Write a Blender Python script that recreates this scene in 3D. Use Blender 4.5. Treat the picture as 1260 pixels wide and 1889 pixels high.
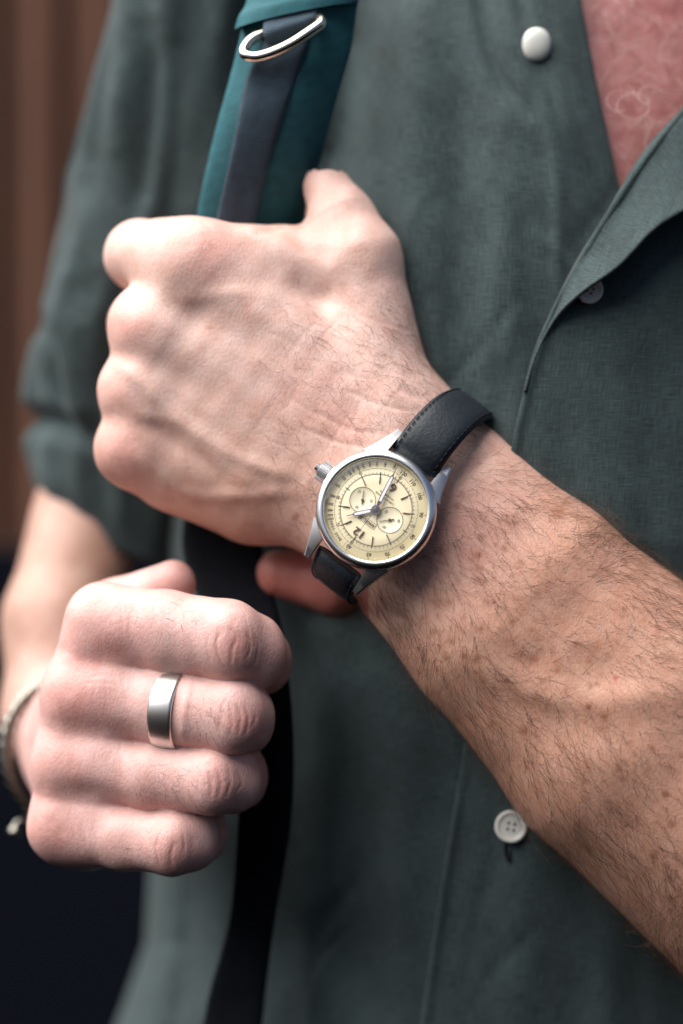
import bpy, math, random
import numpy as np
from mathutils import Vector, Matrix

random.seed(7)
rng = np.random.default_rng(7)
for o in list(bpy.data.objects):
    bpy.data.objects.remove(o)
SC = bpy.context.scene
COL = SC.collection

# ------------------------------------------------------------------ units
# working unit: 1/6 mm.  The watch dial lies in the plane y = 0, the camera
# stands 800 mm in front of it (4800 units) and looks along +y.
S = 1.0 / 6000.0
D = 4800.0

def P(px, py, d):
    f = (D + d) / D
    return np.array([(px - 630.0) * f, d, (944.5 - py) * f])

def px_of(v):
    f = (D + v[:, 1]) / D
    return v[:, 0] / f + 630.0, 944.5 - v[:, 2] / f

# ------------------------------------------------------------------ camera, sky, sun, exposure
cam_data = bpy.data.cameras.new("camera")
cam = bpy.data.objects.new("camera", cam_data)
COL.objects.link(cam)
cam.location = (0, -D * S, 0)
cam.rotation_euler = (math.radians(90), 0, 0)
cam_data.sensor_fit = 'HORIZONTAL'
cam_data.sensor_width = 24.0
cam_data.lens = 24.0 * D / 1260.0
cam_data.clip_start = 0.02
cam_data.clip_end = 50.0
cam_data.dof.use_dof = True
cam_data.dof.focus_distance = (D + 30) * S
cam_data.dof.aperture_fstop = 2.8
SC.camera = cam

SUN_EL, SUN_AZ = 59.0, -72.0      # azimuth from the camera's side of the scene, negative = left
world = bpy.data.worlds.new("World")
SC.world = world
world.use_nodes = True
wn = world.node_tree.nodes
wl = world.node_tree.links
sky = wn.new('ShaderNodeTexSky')
sky.sky_type = 'NISHITA'
sky.sun_disc = False
sky.sun_elevation = math.radians(SUN_EL)
sky.sun_rotation = math.radians(180 - SUN_AZ)
sky.dust_density = 3.0
sky.air_density = 0.6
sky.ozone_density = 0.6
wl.new(sky.outputs['Color'], wn['Background'].inputs['Color'])
wn['Background'].inputs['Strength'].default_value = 0.05

sun_d = bpy.data.lights.new("sun", 'SUN')
sun = bpy.data.objects.new("sun", sun_d)
COL.objects.link(sun)
sun_d.energy = 4.8
sun_d.angle = math.radians(78)
sun_d.color = (1.0, 0.975, 0.94)
el, az = math.radians(SUN_EL), math.radians(SUN_AZ)
sdir = Vector((math.sin(az) * math.cos(el), -math.cos(az) * math.cos(el), math.sin(el)))
sun.rotation_euler = sdir.to_track_quat('Z', 'Y').to_euler()

vs = SC.view_settings
vs.view_transform = 'Standard'
vs.look = 'None'
vs.gamma = 1.0
vs.exposure = 0.95
vs.use_curve_mapping = False
SC.cycles.use_denoising = True
SC.cycles.max_bounces = 8
SC.cycles.transparent_max_bounces = 16

# ------------------------------------------------------------------ object helpers
def empty(name, loc_u):
    o = bpy.data.objects.new(name, None)
    o.empty_display_size = 0.01
    COL.objects.link(o)
    o.location = Vector(loc_u) * S
    return o

def tag(o, label=None, cat=None, group=None, kind=None):
    if label: o['label'] = label
    if cat: o['category'] = cat
    if group: o['group'] = group
    if kind: o['kind'] = kind
    return o

def setparent(o, parent):
    if parent is None:
        return
    bpy.context.view_layer.update()
    o.parent = parent
    o.matrix_parent_inverse = parent.matrix_world.inverted()

def make(name, V, F, mat, parent=None, uv=None, smooth=True, col=None, T=None, uvv=None, sharp=None):
    """one mesh object from vertices in working units"""
    V = np.asarray(V, dtype=float)
    if T is not None:
        V = V @ np.asarray(T)[:3, :3].T + np.asarray(T)[:3, 3]
    me = bpy.data.meshes.new(name)
    me.from_pydata((V * S).tolist(), [], F if isinstance(F, list) else F.tolist())
    if smooth:
        me.polygons.foreach_set('use_smooth', np.ones(len(me.polygons), dtype=bool))
    if uvv is not None:
        lay = me.uv_layers.new(name='UVMap')
        li = np.zeros(len(me.loops), dtype=np.int32)
        me.loops.foreach_get('vertex_index', li)
        lay.data.foreach_set('uv', np.asarray(uvv, dtype=np.float32)[li].ravel())
    if col is not None:
        at = me.color_attributes.new(name='tone', type='FLOAT_COLOR', domain='POINT')
        c4 = np.ones((len(V), 4), dtype=np.float32)
        c4[:, :3] = col
        at.data.foreach_set('color', c4.ravel())
    me.update()
    if sharp is not None:
        me.set_sharp_from_angle(angle=math.radians(sharp))
    o = bpy.data.objects.new(name, me)
    COL.objects.link(o)
    if mat is not None:
        me.materials.append(mat)
    setparent(o, parent)
    return o

class MB:
    def __init__(self):
        self.v, self.f, self.n = [], [], 0
    def add(self, V, F):
        V = np.asarray(V, dtype=float)
        self.v.append(V)
        self.f += [[i + self.n for i in q] for q in F]
        self.n += len(V)
        return self
    def build(self, name, mat, parent=None, T=None, smooth=True, sharp=None):
        return make(name, np.vstack(self.v), self.f, mat, parent, T=T, smooth=smooth, sharp=sharp)

def grid_faces(nr, nc, close_c=False, close_r=False):
    F = []
    for i in range(nr if close_r else nr - 1):
        for j in range(nc if close_c else nc - 1):
            a, b = i * nc + j, i * nc + (j + 1) % nc
            i2 = (i + 1) % nr
            F.append([a, b, i2 * nc + (j + 1) % nc, i2 * nc + j])
    return F

def lathe(profile, n=96):
    """(r, z) profile about local z"""
    pr = np.array(profile, dtype=float)
    th = np.linspace(0, 2 * np.pi, n, endpoint=False)
    V = np.stack([pr[:, None, 0] * np.cos(th), pr[:, None, 0] * np.sin(th),
                  np.repeat(pr[:, None, 1], n, 1)], -1).reshape(-1, 3)
    return V, grid_faces(len(pr), n, close_c=True)

def box(cx, cy, cz, sx, sy, sz, rot=0.0):
    c, s = math.cos(rot), math.sin(rot)
    V = []
    for z in (-.5, .5):
        for x, y in ((-.5, -.5), (.5, -.5), (.5, .5), (-.5, .5)):
            X, Y = x * sx, y * sy
            V.append((cx + X * c - Y * s, cy + X * s + Y * c, cz + z * sz))
    return V, [[3, 2, 1, 0], [4, 5, 6, 7], [0, 1, 5, 4], [1, 2, 6, 5], [2, 3, 7, 6], [3, 0, 4, 7]]

def prism(poly, z0, z1):
    n = len(poly)
    V = [(x, y, z0) for x, y in poly] + [(x, y, z1) for x, y in poly]
    F = [list(range(n))[::-1], list(range(n, 2 * n))] + [[i, (i + 1) % n, n + (i + 1) % n, n + i] for i in range(n)]
    return V, F

def catmull(pts, n):
    p = np.array(pts, dtype=float)
    p = np.vstack([2 * p[0] - p[1], p, 2 * p[-1] - p[-2]])
    m = len(p) - 3
    out = []
    for t in np.linspace(0, m - 1e-9, n):
        i = int(t); u = t - i
        a, b, c, d = p[i:i + 4]
        out.append(0.5 * (2 * b + (c - a) * u + (2 * a - 5 * b + 4 * c - d) * u * u + (3 * b - a - 3 * c + d) * u ** 3))
    return np.array(out)

def tube(path, r, n=10, closed=False):
    """round tube along path (Nx3); r scalar or array"""
    p = np.asarray(path, dtype=float)
    N = len(p)
    r = np.broadcast_to(r, (N,))
    if closed:
        t = np.roll(p, -1, 0) - np.roll(p, 1, 0)
    else:
        t = np.gradient(p, axis=0)
    t /= np.linalg.norm(t, axis=1)[:, None]
    up = np.array([0.13, -0.9, 0.41])
    V = []
    for i in range(N):
        a = np.cross(t[i], up); a /= np.linalg.norm(a)
        b = np.cross(t[i], a)
        for k in range(n):
            th = 2 * np.pi * k / n
            V.append(p[i] + r[i] * (a * math.cos(th) + b * math.sin(th)))
    F = grid_faces(N, n, close_c=True, close_r=closed)
    if not closed:
        F += [list(range(n))[::-1], [(N - 1) * n + k for k in range(n)]]
    return np.array(V), F

# ------------------------------------------------------------------ materials
def mat_new(name):
    m = bpy.data.materials.new(name)
    m.use_nodes = True
    nt = m.node_tree
    return m, nt, nt.nodes['Principled BSDF']

def simple(name, col, rough=0.5, metal=0.0, spec=0.5, noise=0.0, nscale=900, bump=0.0, coat=0.0):
    m, nt, b = mat_new(name)
    b.inputs['Base Color'].default_value = (*col, 1)
    b.inputs['Roughness'].default_value = rough
    b.inputs['Metallic'].default_value = metal
    b.inputs['Specular IOR Level'].default_value = spec
    b.inputs['Coat Weight'].default_value = coat
    if noise or bump:
        tc = nt.nodes.new('ShaderNodeTexCoord')
        nz = nt.nodes.new('ShaderNodeTexNoise')
        nz.inputs['Scale'].default_value = nscale
        nz.inputs['Detail'].default_value = 4
        nt.links.new(tc.outputs['Object'], nz.inputs['Vector'])
        if noise:
            mx = nt.nodes.new('ShaderNodeMix'); mx.data_type = 'RGBA'
            mx.inputs['A'].default_value = (*[c * (1 - noise) for c in col], 1)
            mx.inputs['B'].default_value = (*[min(1, c * (1 + noise)) for c in col], 1)
            nt.links.new(nz.outputs['Fac'], mx.inputs['Factor'])
            nt.links.new(mx.outputs['Result'], b.inputs['Base Color'])
        if bump:
            bp = nt.nodes.new('ShaderNodeBump')
            bp.inputs['Strength'].default_value = bump
            bp.inputs['Distance'].default_value = 0.0002
            nt.links.new(nz.outputs['Fac'], bp.inputs['Height'])
            nt.links.new(bp.outputs['Normal'], b.inputs['Normal'])
    return m

def skin_material():
    m, nt, b = mat_new('skin')
    N, L = nt.nodes, nt.links
    at = N.new('ShaderNodeAttribute'); at.attribute_name = 'tone'
    tc = N.new('ShaderNodeTexCoord')
    n1 = N.new('ShaderNodeTexNoise'); n1.inputs['Scale'].default_value = 160; n1.inputs['Detail'].default_value = 5
    n2 = N.new('ShaderNodeTexNoise'); n2.inputs['Scale'].default_value = 620; n2.inputs['Detail'].default_value = 3
    L.new(tc.outputs['Object'], n1.inputs['Vector']); L.new(tc.outputs['Object'], n2.inputs['Vector'])
    r1 = N.new('ShaderNodeMapRange'); r1.inputs['From Min'].default_value = .3; r1.inputs['From Max'].default_value = .7
    r1.inputs['To Min'].default_value = 0; r1.inputs['To Max'].default_value = 1
    L.new(n1.outputs['Fac'], r1.inputs['Value'])
    mul = N.new('ShaderNodeMix'); mul.data_type = 'RGBA'; mul.blend_type = 'MULTIPLY'
    tint = N.new('ShaderNodeMix'); tint.data_type = 'RGBA'
    tint.inputs['A'].default_value = (1.05, 1.05, 1.05, 1); tint.inputs['B'].default_value = (0.95, 0.84, 0.80, 1)
    L.new(r1.outputs['Result'], tint.inputs['Factor'])
    mul.inputs['Factor'].default_value = 1
    L.new(at.outputs['Color'], mul.inputs['A']); L.new(tint.outputs['Result'], mul.inputs['B'])
    mul2 = N.new('ShaderNodeMix'); mul2.data_type = 'RGBA'; mul2.blend_type = 'MULTIPLY'; mul2.inputs['Factor'].default_value = 1
    t2 = N.new('ShaderNodeMix'); t2.data_type = 'RGBA'
    t2.inputs['A'].default_value = (1.1, 1.1, 1.1, 1); t2.inputs['B'].default_value = (0.9, 0.87, 0.85, 1)
    L.new(n2.outputs['Fac'], t2.inputs['Factor'])
    L.new(mul.outputs['Result'], mul2.inputs['A']); L.new(t2.outputs['Result'], mul2.inputs['B'])
    L.new(mul2.outputs['Result'], b.inputs['Base Color'])
    b.inputs['Roughness'].default_value = 0.47
    b.inputs['Specular IOR Level'].default_value = 0.42
    b.inputs['Subsurface Weight'].default_value = 0.14
    b.inputs['Subsurface Radius'].default_value = (1.0, 0.36, 0.2)
    b.inputs['Subsurface Scale'].default_value = 0.0022
    # fine crossed skin lines: stretched cells in two directions
    v1 = N.new('ShaderNodeTexVoronoi'); v1.feature = 'DISTANCE_TO_EDGE'; v1.inputs['Scale'].default_value = 820
    mp = N.new('ShaderNodeMapping'); mp.inputs['Rotation'].default_value = (0, math.radians(40), 0); mp.inputs['Scale'].default_value = (1.0, 1.0, 0.55)
    L.new(tc.outputs['Object'], mp.inputs['Vector']); L.new(mp.outputs['Vector'], v1.inputs['Vector'])
    v2 = N.new('ShaderNodeTexNoise'); v2.inputs['Scale'].default_value = 420; v2.inputs['Detail'].default_value = 6; v2.inputs['Roughness'].default_value = .62
    L.new(tc.outputs['Object'], v2.inputs['Vector'])
    rm = N.new('ShaderNodeMapRange'); rm.inputs['From Max'].default_value = 0.18
    L.new(v1.outputs['Distance'], rm.inputs['Value'])
    add = N.new('ShaderNodeMath'); add.operation = 'MULTIPLY_ADD'; add.inputs[1].default_value = 0.45
    L.new(rm.outputs['Result'], add.inputs[0]); L.new(v2.outputs['Fac'], add.inputs[2])
    bp = N.new('ShaderNodeBump'); bp.inputs['Strength'].default_value = 0.42; bp.inputs['Distance'].default_value = 0.00022
    L.new(add.outputs[0], bp.inputs['Height']); L.new(bp.outputs['Normal'], b.inputs['Normal'])
    return m

def cloth_material(name, col, thread=2.0, contrast=0.5, bump=0.5, rough=0.9, sheen=0.08):
    """woven cloth; UVs are in millimetres"""
    m, nt, b = mat_new(name)
    N, L = nt.nodes, nt.links
    uv = N.new('ShaderNodeUVMap'); uv.uv_map = 'UVMap'
    def fibre(sx, sy, detail):
        mp = N.new('ShaderNodeMapping'); mp.inputs['Scale'].default_value = (sx, sy, 1)
        L.new(uv.outputs['UV'], mp.inputs['Vector'])
        nz = N.new('ShaderNodeTexNoise'); nz.noise_dimensions = '2D'; nz.inputs['Scale'].default_value = 1; nz.inputs['Detail'].default_value = detail
        L.new(mp.outputs['Vector'], nz.inputs['Vector'])
        return nz
    a = fibre(thread, thread * .055, 2); c = fibre(thread * .055, thread, 2)
    g = fibre(.05, .035, 4)
    s1 = N.new('ShaderNodeMath'); s1.operation = 'ADD'
    L.new(a.outputs['Fac'], s1.inputs[0]); L.new(c.outputs['Fac'], s1.inputs[1])
    rm = N.new('ShaderNodeMapRange'); rm.inputs['From Min'].default_value = .65; rm.inputs['From Max'].default_value = 1.35
    L.new(s1.outputs[0], rm.inputs['Value'])
    mx = N.new('ShaderNodeMix'); mx.data_type = 'RGBA'
    mx.inputs['A'].default_value = (*[k * (1 - contrast) for k in col], 1)
    mx.inputs['B'].default_value = (*[k * (1 + contrast) for k in col], 1)
    L.new(rm.outputs['Result'], mx.inputs['Factor'])
    g2 = N.new('ShaderNodeMapRange'); g2.inputs['From Min'].default_value = .3; g2.inputs['From Max'].default_value = .7
    g2.inputs['To Min'].default_value = .82; g2.inputs['To Max'].default_value = 1.18
    L.new(g.outputs['Fac'], g2.inputs['Value'])
    ml = N.new('ShaderNodeMix'); ml.data_type = 'RGBA'; ml.blend_type = 'MULTIPLY'; ml.inputs['Factor'].default_value = 1
    L.new(mx.outputs['Result'], ml.inputs['A']); L.new(g2.outputs['Result'], ml.inputs['B'])
    L.new(ml.outputs['Result'], b.inputs['Base Color'])
    b.inputs['Roughness'].default_value = rough
    b.inputs['Specular IOR Level'].default_value = .2
    b.inputs['Sheen Weight'].default_value = sheen
    b.inputs['Sheen Roughness'].default_value = .5
    bp = N.new('ShaderNodeBump'); bp.inputs['Strength'].default_value = bump; bp.inputs['Distance'].default_value = .00015
    L.new(s1.outputs[0], bp.inputs['Height']); L.new(bp.outputs['Normal'], b.inputs['Normal'])
    return m

def rib_material(name, col, pitch, contrast=.3, bump=.6, angle=0.0, rough=.7, spec=.3):
    """ribbed webbing / corded pack cloth; UVs in millimetres"""
    m, nt, b = mat_new(name)
    N, L = nt.nodes, nt.links
    uv = N.new('ShaderNodeUVMap'); uv.uv_map = 'UVMap'
    mp = N.new('ShaderNodeMapping'); mp.inputs['Rotation'].default_value = (0, 0, math.radians(angle))
    L.new(uv.outputs['UV'], mp.inputs['Vector'])
    wv = N.new('ShaderNodeTexWave'); wv.wave_type = 'BANDS'; wv.bands_direction = 'Y'
    wv.inputs['Scale'].default_value = .314 / pitch * 1.0
    wv.inputs['Distortion'].default_value = .6; wv.inputs['Detail'].default_value = 2; wv.inputs['Detail Scale'].default_value = 3
    L.new(mp.outputs['Vector'], wv.inputs['Vector'])
    nz = N.new('ShaderNodeTexNoise'); nz.inputs['Scale'].default_value = .25; nz.inputs['Detail'].default_value = 5
    L.new(uv.outputs['UV'], nz.inputs['Vector'])
    mx = N.new('ShaderNodeMix'); mx.data_type = 'RGBA'
    mx.inputs['A'].default_value = (*[k * (1 - contrast) for k in col], 1)
    mx.inputs['B'].default_value = (*[k * (1 + contrast) for k in col], 1)
    L.new(wv.outputs['Fac'], mx.inputs['Factor'])
    ml = N.new('ShaderNodeMix'); ml.data_type = 'RGBA'; ml.blend_type = 'MULTIPLY'; ml.inputs['Factor'].default_value = 1
    g2 = N.new('ShaderNodeMapRange'); g2.inputs['From Min'].default_value = .3; g2.inputs['From Max'].default_value = .7
    g2.inputs['To Min'].default_value = .8; g2.inputs['To Max'].default_value = 1.2
    L.new(nz.outputs['Fac'], g2.inputs['Value'])
    L.new(mx.outputs['Result'], ml.inputs['A']); L.new(g2.outputs['Result'], ml.inputs['B'])
    L.new(ml.outputs['Result'], b.inputs['Base Color'])
    b.inputs['Roughness'].default_value = rough
    b.inputs['Specular IOR Level'].default_value = spec
    bp = N.new('ShaderNodeBump'); bp.inputs['Strength'].default_value = bump; bp.inputs['Distance'].default_value = .0003
    L.new(wv.outputs['Fac'], bp.inputs['Height']); L.new(bp.outputs['Normal'], b.inputs['Normal'])
    return m

def crystal_material():
    m = bpy.data.materials.new('watch_crystal'); m.use_nodes = True
    nt = m.node_tree; nt.nodes.clear()
    out = nt.nodes.new('ShaderNodeOutputMaterial')
    mix = nt.nodes.new('ShaderNodeMixShader')
    fr = nt.nodes.new('ShaderNodeFresnel'); fr.inputs['IOR'].default_value = 1.3
    tr = nt.nodes.new('ShaderNodeBsdfTransparent'); gl = nt.nodes.new('ShaderNodeBsdfGlossy')
    gl.inputs['Roughness'].default_value = .02
    nt.links.new(fr.outputs[0], mix.inputs[0]); nt.links.new(tr.outputs[0], mix.inputs[1]); nt.links.new(gl.outputs[0], mix.inputs[2])
    nt.links.new(mix.outputs[0], out.inputs[0])
    return m

M = {}
M['skin'] = skin_material()
M['linen'] = cloth_material('green_linen', (0.042, 0.060, 0.061), thread=3.0, contrast=.42, bump=.8)
M['teal'] = rib_material('teal_pack_cloth', (0.018, 0.104, 0.124), 0.9, contrast=.32, bump=.5, angle=-8)
M['teal_plain'] = rib_material('teal_cover_cloth', (0.018, 0.104, 0.124), 0.4, contrast=.08, bump=.2)
M['webbing'] = rib_material('grey_webbing', (0.038, 0.064, 0.090), 0.8, contrast=.3, bump=.7, angle=-14)
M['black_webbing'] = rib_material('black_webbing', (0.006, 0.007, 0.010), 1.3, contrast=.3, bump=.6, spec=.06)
M['steel'] = simple('polished_steel', (0.86, 0.84, 0.81), .27, 1.0, noise=.05, nscale=300)
M['brushed'] = simple('brushed_steel', (0.64, 0.63, 0.62), .36, 1.0, noise=.08, nscale=900)
M['crown'] = simple('crown_steel', (0.85, 0.84, 0.82), .33, 1.0)
M['ringsteel'] = simple('ring_titanium', (0.74, 0.71, 0.68), .34, 1.0, noise=.08, nscale=500)
M['brass'] = simple('silver_ring_metal', (0.80, 0.74, 0.62), .2, 1.0)
M['silver'] = simple('bracelet_silver', (0.30, 0.29, 0.25), .3, 1.0, noise=.4, nscale=600)
M['dial'] = simple('cream_dial', (0.93, 0.82, 0.56), .42, 0, .35, noise=.03, nscale=2500)
M['subdial'] = simple('pale_subdial', (0.94, 0.85, 0.61), .4, 0, .4)
M['print'] = simple('dial_print', (0.085, 0.055, 0.035), .6)
M['print_soft'] = simple('dial_print_grey', (0.22, 0.20, 0.14), .6)
M['marker'] = simple('applied_marker', (0.17, 0.115, 0.075), .35, .5)
M['handmetal'] = simple('hand_metal', (0.34, 0.30, 0.32), .25, .9)
M['flange'] = simple('pale_flange', (0.70, 0.66, 0.52), .5)
M['lume'] = simple('hand_lume', (0.82, 0.81, 0.82), .5)
M['leather'] = simple('black_leather', (0.008, 0.013, 0.019), .52, 0, .4, noise=.5, nscale=900, bump=.7)
M['thread'] = simple('strap_thread', (0.016, 0.017, 0.021), .9, spec=.1)
M['button'] = simple('shell_button', (0.62, 0.61, 0.56), .35, 0, .5, noise=.06, nscale=300)
M['pearl'] = simple('pearl_button', (0.60, 0.60, 0.55), .25, 0, .5, coat=.3)
M['hole'] = simple('button_hole_dark', (0.01, 0.012, 0.012), .9)
M['hair'] = simple('brown_hair', (0.120, 0.062, 0.034), .45, 0, .5)
M['pale_hair'] = simple('grey_hair', (0.62, 0.48, 0.43), .4, 0, .5)
M['board'] = simple('brown_board', (0.115, 0.050, 0.030), .7, 0, .3, noise=.3, nscale=14)
M['base'] = simple('dark_base', (0.004, 0.005, 0.010), .8, spec=.05)
M['crystal'] = crystal_material()

# ------------------------------------------------------------------ background wall, far out of focus
wall = empty('board_wall', P(0, 2600, 2600))
tag(wall, 'brown vertical board wall, out of focus behind the right shoulder at the left edge', 'wall')
WD = 2600.0
edges = [-620, -490, -360, -235, -110, 6, 118, 232, 350, 470, 590]
for i in range(len(edges) - 1):
    a, b_ = P(edges[i], 1050, WD)[0], P(edges[i + 1], 1050, WD)[0]
    z0, z1 = P(0, 1010, WD)[2], P(0, -1500, WD)[2]
    V, F = box((a + b_) / 2, WD + (14 if i % 2 else 0), (z0 + z1) / 2, (b_ - a) - 40, 40, z1 - z0)
    make('plank', V, F, M['board'], wall, smooth=False)
a, b_ = P(-620, 0, WD)[0], P(590, 0, WD)[0]
z0, z1 = P(0, 3200, WD)[2], P(0, 1010, WD)[2]
V, F = box((a + b_) / 2, WD, (z0 + z1) / 2 - 3, b_ - a, 150, z1 - z0)
make('base_panel', V, F, M['base'], wall, smooth=False)
V, F = box((a + b_) / 2, WD + 90, P(0, -250, WD)[2], b_ - a, 40, P(0, -1500, WD)[2] - P(0, 1010, WD)[2])
make('backing', V, F, M['base'], wall, smooth=False)

# ------------------------------------------------------------------ implicit surfaces
def rcone(p, A, B):
    """tapered capsule; nodes are (px, py, depth, radius)"""
    a, b = P(*A[:3]), P(*B[:3])
    r1, r2 = A[3] * (D + A[2]) / D, B[3] * (D + B[2]) / D
    ba = (b - a).astype(p.dtype)
    pa = p - a.astype(p.dtype)
    t = np.clip(pa @ (ba / (ba @ ba)), 0, 1)
    pa -= t[:, None] * ba
    return np.sqrt(np.einsum('ij,ij->i', pa, pa)) - (r1 + (r2 - r1) * t).astype(p.dtype)

def smin(a, b, k):
    h = np.maximum(k - np.abs(a - b), 0) / k
    return np.minimum(a, b) - h * h * k * .25

def chain(p, pts, k=10):
    d = None
    for A, B in zip(pts[:-1], pts[1:]):
        e = rcone(p, A, B)
        d = e if d is None else smin(d, e, k)
    return d

def finger(p, pts, k=18, off=.26, rs=.77):
    """a finger with a flattened back: two chains side by side"""
    up = [(x, y - off * r, d - .12 * r, r * rs) for x, y, d, r in pts]
    dn = [(x, y + off * r, d - .12 * r, r * rs) for x, y, d, r in pts]
    return smin(chain(p, up, k), chain(p, dn, k), 34)

def union(ds, k):
    d = ds[0]
    for e in ds[1:]:
        d = smin(d, e, k)
    return d

def surface_net(fn, lo, hi, h):
    ax = [np.arange(lo[i], hi[i] + h, h) for i in range(3)]
    n = [len(a) for a in ax]
    G = np.stack(np.meshgrid(*ax, indexing='ij'), -1).reshape(-1, 3).astype(np.float32)
    vals = np.concatenate([fn(c) for c in np.array_split(G, max(1, len(G) // 300000))]).reshape(n)
    neg = vals < 0
    cs = np.zeros([k - 1 for k in n], dtype=np.int8)
    for dx in (0, 1):
        for dy in (0, 1):
            for dz in (0, 1):
                cs += neg[dx:n[0] - 1 + dx, dy:n[1] - 1 + dy, dz:n[2] - 1 + dz]
    act = (cs > 0) & (cs < 8)
    idx = -np.ones(act.shape, dtype=np.int64)
    cells = np.argwhere(act)
    idx[act] = np.arange(len(cells))
    V = np.array(lo) + (cells + .5) * h
    quads = []
    for axis in range(3):
        sl0 = [slice(None)] * 3; sl1 = [slice(None)] * 3
        sl0[axis] = slice(0, n[axis] - 1); sl1[axis] = slice(1, n[axis])
        ch = neg[tuple(sl0)] != neg[tuple(sl1)]
        e = np.argwhere(ch)
        u, w = (axis + 1) % 3, (axis + 2) % 3
        ok = (e[:, u] > 0) & (e[:, w] > 0) & (e[:, u] < n[u] - 1) & (e[:, w] < n[w] - 1)
        e = e[ok]
        flip = neg[tuple(sl0)][tuple(e.T)]
        def at(du, dw):
            q = e.copy(); q[:, u] += du; q[:, w] += dw
            return idx[tuple(q.T)]
        q = np.stack([at(-1, -1), at(0, -1), at(0, 0), at(-1, 0)], 1)
        q[~flip] = q[~flip][:, ::-1]
        quads.append(q)
    return V, np.vstack(quads)

def subdivide(V, Q):
    n = len(V)
    E = np.stack([Q, np.roll(Q, -1, 1)], -1).reshape(-1, 2)
    Es = np.sort(E, 1)
    key = Es[:, 0] * n + Es[:, 1]
    uq, inv = np.unique(key, return_inverse=True)
    mid = (V[uq // n] + V[uq % n]) / 2
    cen = V[Q].mean(1)
    em = (inv.reshape(-1, 4)) + n
    ci = np.arange(len(Q)) + n + len(uq)
    V2 = np.vstack([V, mid, cen])
    Q2 = np.concatenate([np.stack([Q[:, i], em[:, i], ci, em[:, (i + 3) % 4]], 1) for i in range(4)])
    return V2, Q2

def gradient(fn, V, e=1.0, want=False):
    k = np.array([[1, -1, -1], [-1, -1, 1], [-1, 1, -1], [1, 1, 1]], dtype=float)
    g = np.zeros_like(V); f = np.zeros(len(V))
    for d in k:
        fv = fn((V + d * e).astype(np.float32))
        g += d * fv[:, None]; f += fv
    return (g / (4 * e), f / 4) if want else g / (4 * e)

def project(fn, V, it):
    for _ in range(it):
        g, f = gradient(fn, V, want=True)
        l2 = np.maximum((g * g).sum(1), .05)
        V = V - np.clip(f / l2, -12, 12)[:, None] * g
    return V

def relax(V, Q):
    """one pass of averaging with edge neighbours"""
    acc = np.zeros_like(V); cnt = np.zeros(len(V))
    for i in range(4):
        a, b = Q[:, i], Q[:, (i + 1) % 4]
        np.add.at(acc, a, V[b]); np.add.at(cnt, a, 1)
        np.add.at(acc, b, V[a]); np.add.at(cnt, b, 1)
    return acc / cnt[:, None]

def implicit_mesh(fn, lo, hi, h, levels):
    V, Q = surface_net(fn, lo, hi, h)
    V = project(fn, V, 3)
    V = V * .5 + relax(V, Q) * .5
    V = project(fn, V, 1)
    for i in range(levels):
        V, Q = subdivide(V, Q)
        V = project(fn, V, 1)
    N = gradient(fn, V)
    N /= np.linalg.norm(N, axis=1)[:, None] + 1e-9
    return V, Q, N

def stroke_dist(x, y, poly):
    best = np.full(len(x), 1e9)
    for (x0, y0), (x1, y1) in zip(poly[:-1], poly[1:]):
        dx, dy = x1 - x0, y1 - y0
        t = np.clip(((x - x0) * dx + (y - y0) * dy) / (dx * dx + dy * dy + 1e-9), 0, 1)
        best = np.minimum(best, np.hypot(x - x0 - t * dx, y - y0 - t * dy))
    return best

def strokes(x, y, lst):
    out = np.zeros(len(x))
    for poly, w, a in lst:
        bx = [q[0] for q in poly]; by = [q[1] for q in poly]
        m = (x > min(bx) - 3 * w) & (x < max(bx) + 3 * w) & (y > min(by) - 3 * w) & (y < max(by) + 3 * w)
        if m.any():
            dd = stroke_dist(x[m], y[m], [tuple(q) for q in (catmull(poly, len(poly) * 5) if len(poly) > 2 else poly)])
            # fade at the two ends so that veins and creases run out
            e = np.minimum(np.hypot(x[m] - bx[0], y[m] - by[0]), np.hypot(x[m] - bx[-1], y[m] - by[-1]))
            out[m] += a * np.exp(-(dd / w) ** 2) * (.35 + .65 * np.clip(e / (3 * w), 0, 1))
    return out

def facing(N):
    return np.clip((-N[:, 1] - .1) / .5, 0, 1)

# ---- the arm that wears the watch
A_RAD = [(769, 846, 200, 130), (1007, 1068, 162, 150), (1217, 1283, 172, 195), (1560, 1640, 190, 225)]
A_ULN = [(691, 950, 200, 128), (899, 1178, 165, 147), (1113, 1390, 175, 186), (1475, 1722, 190, 205)]
A_F2 = [(350, 482, 200, 74), (302, 476, 242, 69), (258, 471, 300, 62), (300, 482, 450, 52), (420, 500, 470, 46)]
A_F3 = [(270, 601, 222, 70), (262, 600, 430, 58), (360, 610, 510, 50), (450, 620, 470, 46)]
A_F4 = [(250, 722, 232, 68), (250, 720, 430, 56), (350, 720, 510, 48), (430, 725, 470, 44)]
A_F5 = [(241, 829, 240, 67), (250, 818, 410, 52), (340, 812, 480, 44), (410, 815, 450, 42)]

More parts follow.
